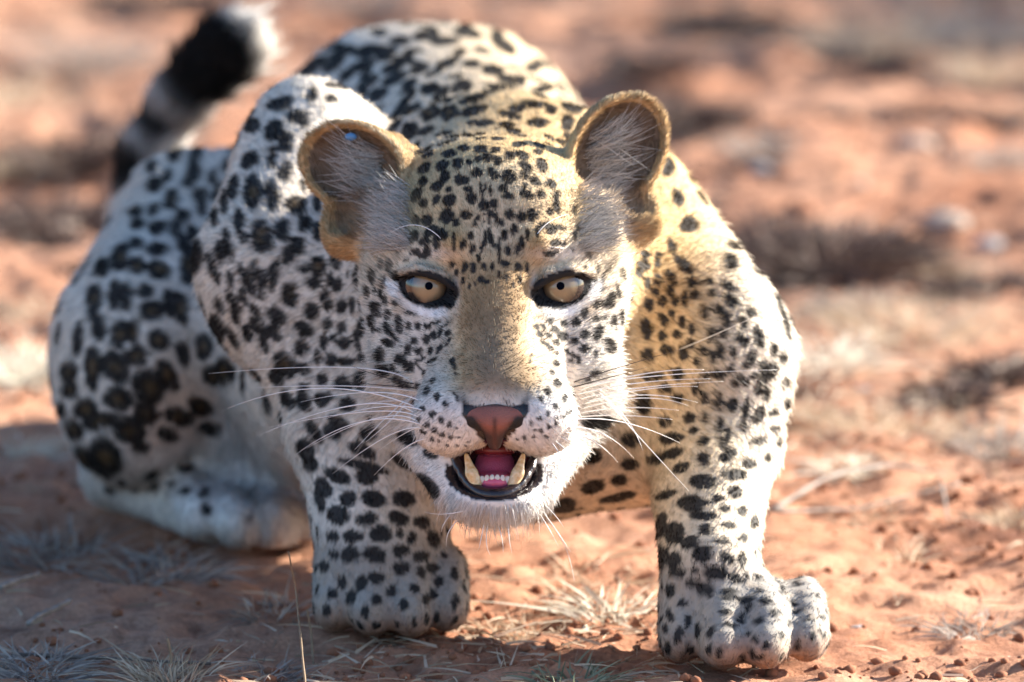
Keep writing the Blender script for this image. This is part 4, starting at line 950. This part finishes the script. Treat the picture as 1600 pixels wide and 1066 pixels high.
def blades(roots, dirs, lens, wid, droop, segs=4):
    """flat tapering blades with a slight fold; returns V, F (quads)"""
    n = len(roots); T = np.linspace(0, 1, segs + 1)
    side = np.cross(dirs, RNG.normal(size=(n, 3))); side = unit(side)
    P = roots[:, None] + dirs[:, None] * (lens[:, None] * T)[..., None]
    P[..., 2] -= (droop * lens)[:, None] * T ** 2
    wv = wid[:, None] * (1 - 0.9 * T ** 1.5)
    V = np.stack([P - side[:, None] * wv[..., None], P + side[:, None] * wv[..., None]], 2).reshape(n, -1, 3)
    k = 2 * (segs + 1)
    q = np.array([[2 * i, 2 * i + 1, 2 * i + 3, 2 * i + 2] for i in range(segs)])
    F = (np.arange(n)[:, None, None] * k + q).reshape(-1, 4)
    return V.reshape(-1, 3), F, np.repeat(RNG.random(n), k)
def shaded(name, V, F, sh, mat, parent=None):
    o = mesh_obj(name, V, F, mat, parent, smooth=False)
    a = o.data.attributes.new('shade', 'FLOAT', 'POINT'); a.data.foreach_set('value', np.asarray(sh, dtype=np.float32)); return o
def tuft(px, py, wpx, hpx, mat, label, n=220, group='dry grass tufts on the sand', lean=(0, 0), flat=0.5, wid=0.0009, depth=1.6):
    if mat is darkg: n = int(n * 2.2); flat = 0.3; wid = 0.0016
    c = on_ground(px, py); c[2] = gz(c[0], c[1]); m = mpp(c[1]); R, H = wpx * m / 2, hpx * m * (1.5 if py < 760 else 1.0)
    ang = RNG.uniform(0, 2 * math.pi, n); rr = np.sqrt(RNG.random(n)) * 0.75
    roots = np.stack([R * rr * np.cos(ang), depth * R * rr * np.sin(ang), np.full(n, -0.003)], -1)
    d = np.stack([np.cos(ang) * rr * 1.2 + RNG.normal(size=n) * 0.45 + lean[0], np.sin(ang) * rr * 1.2 + RNG.normal(size=n) * 0.45 + lean[1], np.abs(RNG.normal(size=n)) * (1 - flat) + 0.25], -1)
    d = unit(d); ln = H * RNG.uniform(0.5, 1.3, n) / np.maximum(d[:, 2], 0.35) * 0.85
    V, F, sh = blades(roots, d, ln, np.full(n, wid) * RNG.uniform(0.5, 1.3, n), RNG.uniform(0.05, 0.5, n))
    V[:, 2] = np.maximum(V[:, 2], -0.006)
    o = shaded('dry_grass_tuft', V, F, sh, mat); o.location = c
    return tag(o, label, 'grass tuft', group)
def lump(seed, sub=3, rough=0.25, squash=(1, 0.8, 0.6)):
    import bmesh
    bm = bmesh.new(); bmesh.ops.create_icosphere(bm, subdivisions=sub, radius=1.0)
    V = np.array([v.co[:] for v in bm.verts]); F = [tuple(v.index for v in f.verts) for f in bm.faces]; bm.free()
    V = V * (1 + rough * 2 * (fbm(V + seed * 13.1 + 50, 1.3, 3) - 0.5))[:, None] * np.array(squash)
    return V, F
stone_pale = simple('pale_stone', (0.42, 0.34, 0.28), 0.85, (0.30, 0.22, 0.17), 0.6, 60)
stone_grey = simple('grey_stone', (0.36, 0.35, 0.36), 0.8, (0.24, 0.22, 0.21), 0.5, 90)
stone_red = simple('red_clod', (0.30, 0.12, 0.06), 0.95, (0.20, 0.08, 0.04), 0.8, 120)
def stone(px, py, wpx, mat, label, name='stone', cat='stone', group='small stones on the sand', sq=(1, 1.1, 0.45)):
    c = on_ground(px, py); c[2] = gz(c[0], c[1]); r = wpx * mpp(c[1]) / 2.4
    V, F = lump(px * 0.01, 3, 0.42, sq)
    o = mesh_obj(name, V * r, F, mat); o.location = c + np.array((0, 0, r * 0.12)); o.rotation_euler = (0, 0, px * 0.37)
    return tag(o, label, cat, group)
def bent_stick(pts, r0, r1, mat, name, label, cat, group=None, knots=0.15):
    pts = np.array(pts); n = 22
    t = np.linspace(0, len(pts) - 1, n); i = np.minimum(t.astype(int), len(pts) - 2); f = (t - i)[:, None]
    P = pts[i] * (1 - f) + pts[i + 1] * f
    for _ in range(2): P[1:-1] = 0.25 * P[:-2] + 0.5 * P[1:-1] + 0.25 * P[2:]
    P = P + (np.stack([fbm(P + k, 40, 2) for k in (0, 5, 9)], -1) - 0.5) * r0 * 1.2
    c = P[0].copy()
    rad = np.linspace(r0, r1, n) * (1 + knots * RNG.normal(size=n))
    V, F = tube(P - c, rad, 7)
    o = mesh_obj(name, V, F, mat); o.location = c
    return tag(o, label, cat, group)
wood_grey = simple('weathered_wood', (0.38, 0.33, 0.29), 0.85, (0.22, 0.18, 0.15), 0.6, 120)
wood_dark = simple('dark_twig_wood', (0.20, 0.15, 0.12), 0.85, (0.12, 0.09, 0.07), 0.6, 120)
stalk_m = simple('dry_stalk', (0.30, 0.21, 0.13), 0.8, (0.20, 0.14, 0.08), 0.3, 200)

# -- background tufts and mats, far to near
tuft(1360, 66, 260, 42, straw, 'pale matted grass clump at the top right, above two dark gaps', 420)
tuft(1330, 96, 170, 22, darkg, 'low dark clump in place of the shadow below the pale mat at the top right', 260)  # dark blades put where the pale mat's shadow would fall
tuft(1540, 66, 150, 60, greyg, 'grey tuft in the top right corner', 320)
tuft(1560, 120, 160, 40, straw, 'straw coloured tuft at the right edge below the corner tuft', 260)
tuft(1500, 182, 190, 46, darkg, 'dark tuft in place of a shadow near the right edge above the white stone', 380)  # stands in for a bluish shadow on the sand
tuft(130, 96, 190, 52, greyg, 'grey dark clump left of the raised tail', 420)
tuft(115, 245, 150, 60, darkg, 'brown upright tuft behind the haunch at left', 300)
tuft(90, 345, 300, 36, darkg, 'wide dark grass mat in place of a shadow band left of the haunch', 520)  # dark grass laid down as a band of shadow
tuft(30, 150, 120, 60, straw, 'straw tuft at the left edge behind the tail', 240)
tuft(40, 580, 130, 62, paleg, 'bright bleached tuft at the left edge beside the haunch', 380)
tuft(70, 470, 140, 30, straw, 'thin straw tuft left of the thigh', 160)
tuft(1080, 200, 150, 34, darkg, 'dark tuft just right of the raised ear', 260)
tuft(1200, 238, 170, 26, greyg, 'low grey tuft right of the ear, nearer than the dark one', 220)
tuft(1300, 172, 90, 22, darkg, 'tiny dark tuft alone in the bare sand at upper right', 130)
tuft(1265, 405, 330, 66, darkg, 'big dark dead clump to the right of the shoulder', 700)
tuft(1300, 372, 240, 40, greyg, 'grey grass behind the big dark clump', 320)
tuft(1540, 445, 170, 34, darkg, 'dark clump at the right edge, level with the eyes', 300)
tuft(1420, 500, 330, 34, straw, 'long straw mat across the right middle ground', 520)
tuft(1300, 560, 150, 40, paleg, 'bleached straw tuft right of the elbow', 240)
tuft(1560, 575, 120, 26, darkg, 'dark thin tuft at the right edge, level with the nose', 160)
tuft(1400, 660, 260, 44, straw, 'loose straw tuft right of the foreleg', 380)
tuft(1560, 690, 160, 40, greyg, 'grey straw tuft at the right edge, level with the mouth', 260)
tuft(1330, 720, 120, 24, paleg, 'small bleached wisp between foreleg and pale stick', 150)
tuft(40, 690, 110, 30, paleg, 'sunlit wisp at the left edge beside the knee', 160)
tuft(240, 20, 150, 40, darkg, 'dark clump at the top edge above the raised tail', 260)
tuft(560, 14, 190, 26, greyg, 'grey clump at the top edge above the back', 260)
tuft(1130, 40, 200, 30, darkg, 'dark flat clump at the top, right of the back', 300)
tuft(1010, 120, 110, 24, darkg, 'small dark clump between the back and the right ear', 160)
tuft(1440, 415, 150, 40, straw, 'sunlit straw between the two dark clumps at right', 260)
tuft(1580, 255, 110, 34, greyg, 'grey tuft at the right edge below a white stone', 180)
tuft(170, 420, 130, 26, darkg, 'dark wisp touching the outline of the thigh', 150)
tuft(20, 250, 90, 40, straw, 'straw tuft at the left edge, level with the ears', 170)
tuft(1330, 470, 150, 26, greyg, 'grey low wisp below the big dark clump', 170)
tuft(1490, 620, 130, 26, darkg, 'dark wisp above the grey straw at right', 150)
tuft(1350, 790, 150, 34, straw, 'thin straw tuft just below the pale stick', 200, flat=0.7)
tuft(1250, 640, 90, 30, straw, 'small straw tuft touching the outline of the elbow', 140)
tuft(1580, 800, 140, 36, straw, 'straw tuft at the right edge below the sticks', 200)
# -- nearer tufts
tuft(80, 850, 200, 70, greyg, 'grey shaded tuft at the lower left beside the hind foot', 330, flat=0.7)
tuft(250, 880, 220, 46, greyg, 'low grey mat below the hind foot', 300, flat=0.8)
tuft(265, 1052, 150, 62, straw, 'upright straw tuft with seed head at the bottom left', 240, flat=0.35)
tuft(60, 1040, 190, 46, greyg, 'grey tuft in the bottom left corner', 260, flat=0.75)
tuft(430, 950, 120, 60, greyg, 'small grey sprig left of the forepaw', 110, flat=0.4)
tuft(400, 1035, 170, 34, greyg, 'grey litter tuft at the bottom, left of the forepaw', 220, flat=0.85)
tuft(955, 960, 120, 62, paleg, 'bleached curled grass between the forepaws, nearer right paw', 130, flat=0.6, wid=0.0016)
tuft(900, 900, 190, 40, straw, 'straw mat under the chin between the forelegs', 300, flat=0.8)
tuft(830, 990, 260, 32, straw, 'low straw mat in front of the gap between the paws', 300, flat=0.85)
tuft(1400, 850, 180, 36, straw, 'sparse straw right of the big forepaw', 180, flat=0.8)
tuft(1520, 960, 170, 34, greyg, 'grey straw in the lower right', 190, flat=0.8)
tuft(890, 1055, 140, 52, greeng, 'green grey sprouts at the bottom between the paws', 90, flat=0.3)
# -- stones
stone(1430, 236, 70, stone_pale, 'white rounded stone on bare sand at upper right')
stone(1480, 326, 90, stone_pale, 'flat pale stone right of the ear, left of a smaller one')
stone(1585, 190, 40, stone_pale, 'white stone cut by the right edge')
stone(1545, 338, 60, stone_grey, 'small grey stone near the right edge beside a flat pale one')
stone(100, 352, 58, stone_pale, 'pale stone on the dark mat left of the haunch')
stone(22, 316, 50, stone_grey, 'grey stone at the left edge, level with the ears')
stone(1235, 170, 26, stone_pale, 'tiny pale pebble on bare sand above right')
stone(1190, 262, 40, stone_grey, 'grey pebble right of the ear')
stone(1340, 292, 34, stone_pale, 'tiny pale pebble below the white rounded stone')
stone(1345, 600, 34, stone_grey, 'small grey pebble right of the shoulder')
stone(1250, 322, 60, stone_red, 'red earth clod above the big dark clump', 'earth_clod', 'earth clod', 'clods of red earth')
stone(1500, 1040, 60, stone_red, 'dark red clod at the bottom right', 'earth_clod', 'earth clod', 'clods of red earth')
stone(1340, 960, 26, stone_grey, 'small grey pebble just right of the big forepaw')
# -- sticks and stalks
def gp(px, py, up=0.0):
    p = on_ground(px, py); p[2] = gz(p[0], p[1]) + up; return p
bent_stick([gp(1205, 802, 0.006), gp(1300, 775, 0.02), gp(1390, 752, 0.014), gp(1480, 748, 0.006)], 0.0021, 0.0009, wood_grey, 'stick', 'long pale bent stick right of the foreleg', 'stick', 'sticks on the ground')
bent_stick([gp(1215, 806, 0.005), gp(1340, 790, 0.008), gp(1500, 768, 0.006)], 0.0014, 0.0007, wood_grey, 'stick', 'thinner pale stick below the long bent one', 'stick', 'sticks on the ground')
bent_stick([gp(1440, 760, 0.006), gp(1470, 775, 0.02), gp(1482, 800, 0.004)], 0.0018, 0.0008, wood_grey, 'stick', 'short curved twig crossing the pale sticks', 'stick', 'sticks on the ground')
bent_stick([gp(0, 935, 0.006), gp(60, 912, 0.01)], 0.0024, 0.0018, wood_grey, 'stick', 'short grey stick at the lower left edge', 'stick', 'sticks on the ground')
bent_stick([gp(45, 978, 0.005), gp(110, 952, 0.008)], 0.0022, 0.0015, wood_grey, 'stick', 'grey stick on shaded sand, nearer than the edge one', 'stick', 'sticks on the ground')
bent_stick([gp(20, 1018, 0.004), gp(160, 1030, 0.006), gp(330, 1040, 0.004)], 0.0016, 0.0010, wood_dark, 'stick', 'long dark twig lying along the bottom left', 'stick', 'sticks on the ground')
bent_stick([gp(1530, 585, 0.004), gp(1600, 560, 0.008)], 0.003, 0.002, wood_dark, 'stick', 'dark twig at the right edge', 'stick', 'sticks on the ground')
bent_stick([gp(478, 1064, 0), gp(470, 1050, 0.03), gp(462, 1030, 0.06), gp(452, 1040, 0.088)], 0.0008, 0.0005, stalk_m, 'grass_stalk', 'single upright brown stalk left of the forepaw', 'grass stalk', 'upright stalks')
bent_stick([gp(490, 1015, 0), gp(487, 1010, 0.02), gp(480, 1010, 0.036)], 0.0010, 0.0006, stalk_m, 'grass_stalk', 'short stalk leaning against the left forepaw', 'grass stalk', 'upright stalks')
bent_stick([gp(265, 1052, 0), gp(268, 1050, 0.014), gp(262, 1050, 0.028)], 0.0006, 0.0011, stalk_m, 'grass_stalk', 'pale seed stalk rising from the straw tuft at bottom left', 'grass stalk', 'upright stalks')
bent_stick([gp(1036, 1012, 0.002), gp(1100, 1056, 0.006)], 0.0006, 0.0005, stalk_m, 'grass_stalk', 'thin straw lying against the right forepaw', 'grass stalk', 'upright stalks')
# -- scattered straw, crumbs of earth
def litter():
    n = 32000
    x = RNG.uniform(-0.9, 0.9, n); y = -0.35 + 4.4 * RNG.random(n) ** 1.9
    dens = fbm(np.stack([x * 1.0, y * 0.6, 0 * x], -1) + 20, 3.5, 3)
    front = ((x > -0.05) & (x < 0.10) & (y < 0.4)) * 0.25
    k = RNG.random(n) < smooth(0.42, 0.62, dens + front) * 0.95 + 0.06
    x, y = x[k], y[k]; n = len(x)
    z = ground_height(x, y) + 0.0015
    a = RNG.uniform(0, 2 * math.pi, n)
    d = unit(np.stack([np.cos(a), np.sin(a), RNG.uniform(-0.02, 0.3, n)], -1))
    V, F, sh = blades(np.stack([x, y, z], -1), d, RNG.uniform(0.008, 0.045, n), RNG.uniform(0.0004, 0.0013, n), RNG.uniform(0.0, 0.35, n), 3)
    V[:, 2] = np.maximum(V[:, 2], ground_height(V[:, 0], V[:, 1]) + 0.0004)
    tag(shaded('straw_litter', V, F, sh, straw), 'dry straw and grass bits scattered over the sand', 'straw litter', kind='stuff')
    n = 20000
    x = RNG.uniform(-0.9, 0.9, n); y = -0.35 + 4.2 * RNG.random(n) ** 2
    k = RNG.random(n) < smooth(0.40, 0.62, fbm(np.stack([x, y, 0 * x], -1) + 31, 6, 3)) + 0.1
    x, y = x[k], y[k]; n = len(x)
    Vb, Fb = lump(3, 1, 0.5, (1, 0.9, 0.7)); Fb = np.array(Fb)
    r = 0.0012 + 0.0045 * RNG.random(n) ** 3
    a = RNG.uniform(0, 6.28, n); ca, sa = np.cos(a)[:, None], np.sin(a)[:, None]
    vx = Vb[None, :, 0] * ca - Vb[None, :, 1] * sa; vy = Vb[None, :, 0] * sa + Vb[None, :, 1] * ca
    V = np.stack([x[:, None] + r[:, None] * vx, y[:, None] + r[:, None] * vy, ground_height(x, y)[:, None] + r[:, None] * (Vb[None, :, 2] + 0.3)], -1).reshape(-1, 3)
    F = (np.arange(n)[:, None, None] * len(Vb) + Fb).reshape(-1, 3)
    tag(mesh_obj('earth_crumbs', V, F, stone_red, None, False), 'small crumbs of red earth strewn over the sand', 'earth crumbs', kind='stuff')
litter()
# -- a low shrub beyond the upper right of the view; its shade falls across the top right corner
def shrub():
    root = link(bpy.data.objects.new('thorn_shrub', None)); root.location = (1.6, 4.1, 0)
    tag(root, 'low thorn shrub beyond the upper right, shading the sand there', 'shrub')
    tips = []
    for i in range(9):
        a = i * 0.7 + 0.3; p = [np.zeros(3)]
        for k in range(5): p.append(p[-1] + np.array((math.cos(a) * 0.09 + RNG.normal() * 0.02, math.sin(a) * 0.09 + RNG.normal() * 0.02, 0.15 - 0.012 * k)))
        V, F = tube(p, np.linspace(0.014, 0.004, 6), 6); mesh_obj('branch', V, F, wood_dark, root); tips += p[2:]
    tips = np.array(tips); n = 5200
    c = tips[RNG.integers(0, len(tips), n)] + RNG.normal(size=(n, 3)) * 0.085
    V, F, sh = blades(c, unit(RNG.normal(size=(n, 3))), RNG.uniform(0.02, 0.045, n), RNG.uniform(0.006, 0.011, n), RNG.uniform(0, 0.3, n), 2)
    shaded('foliage', V, F, sh, greeng, root)
shrub()
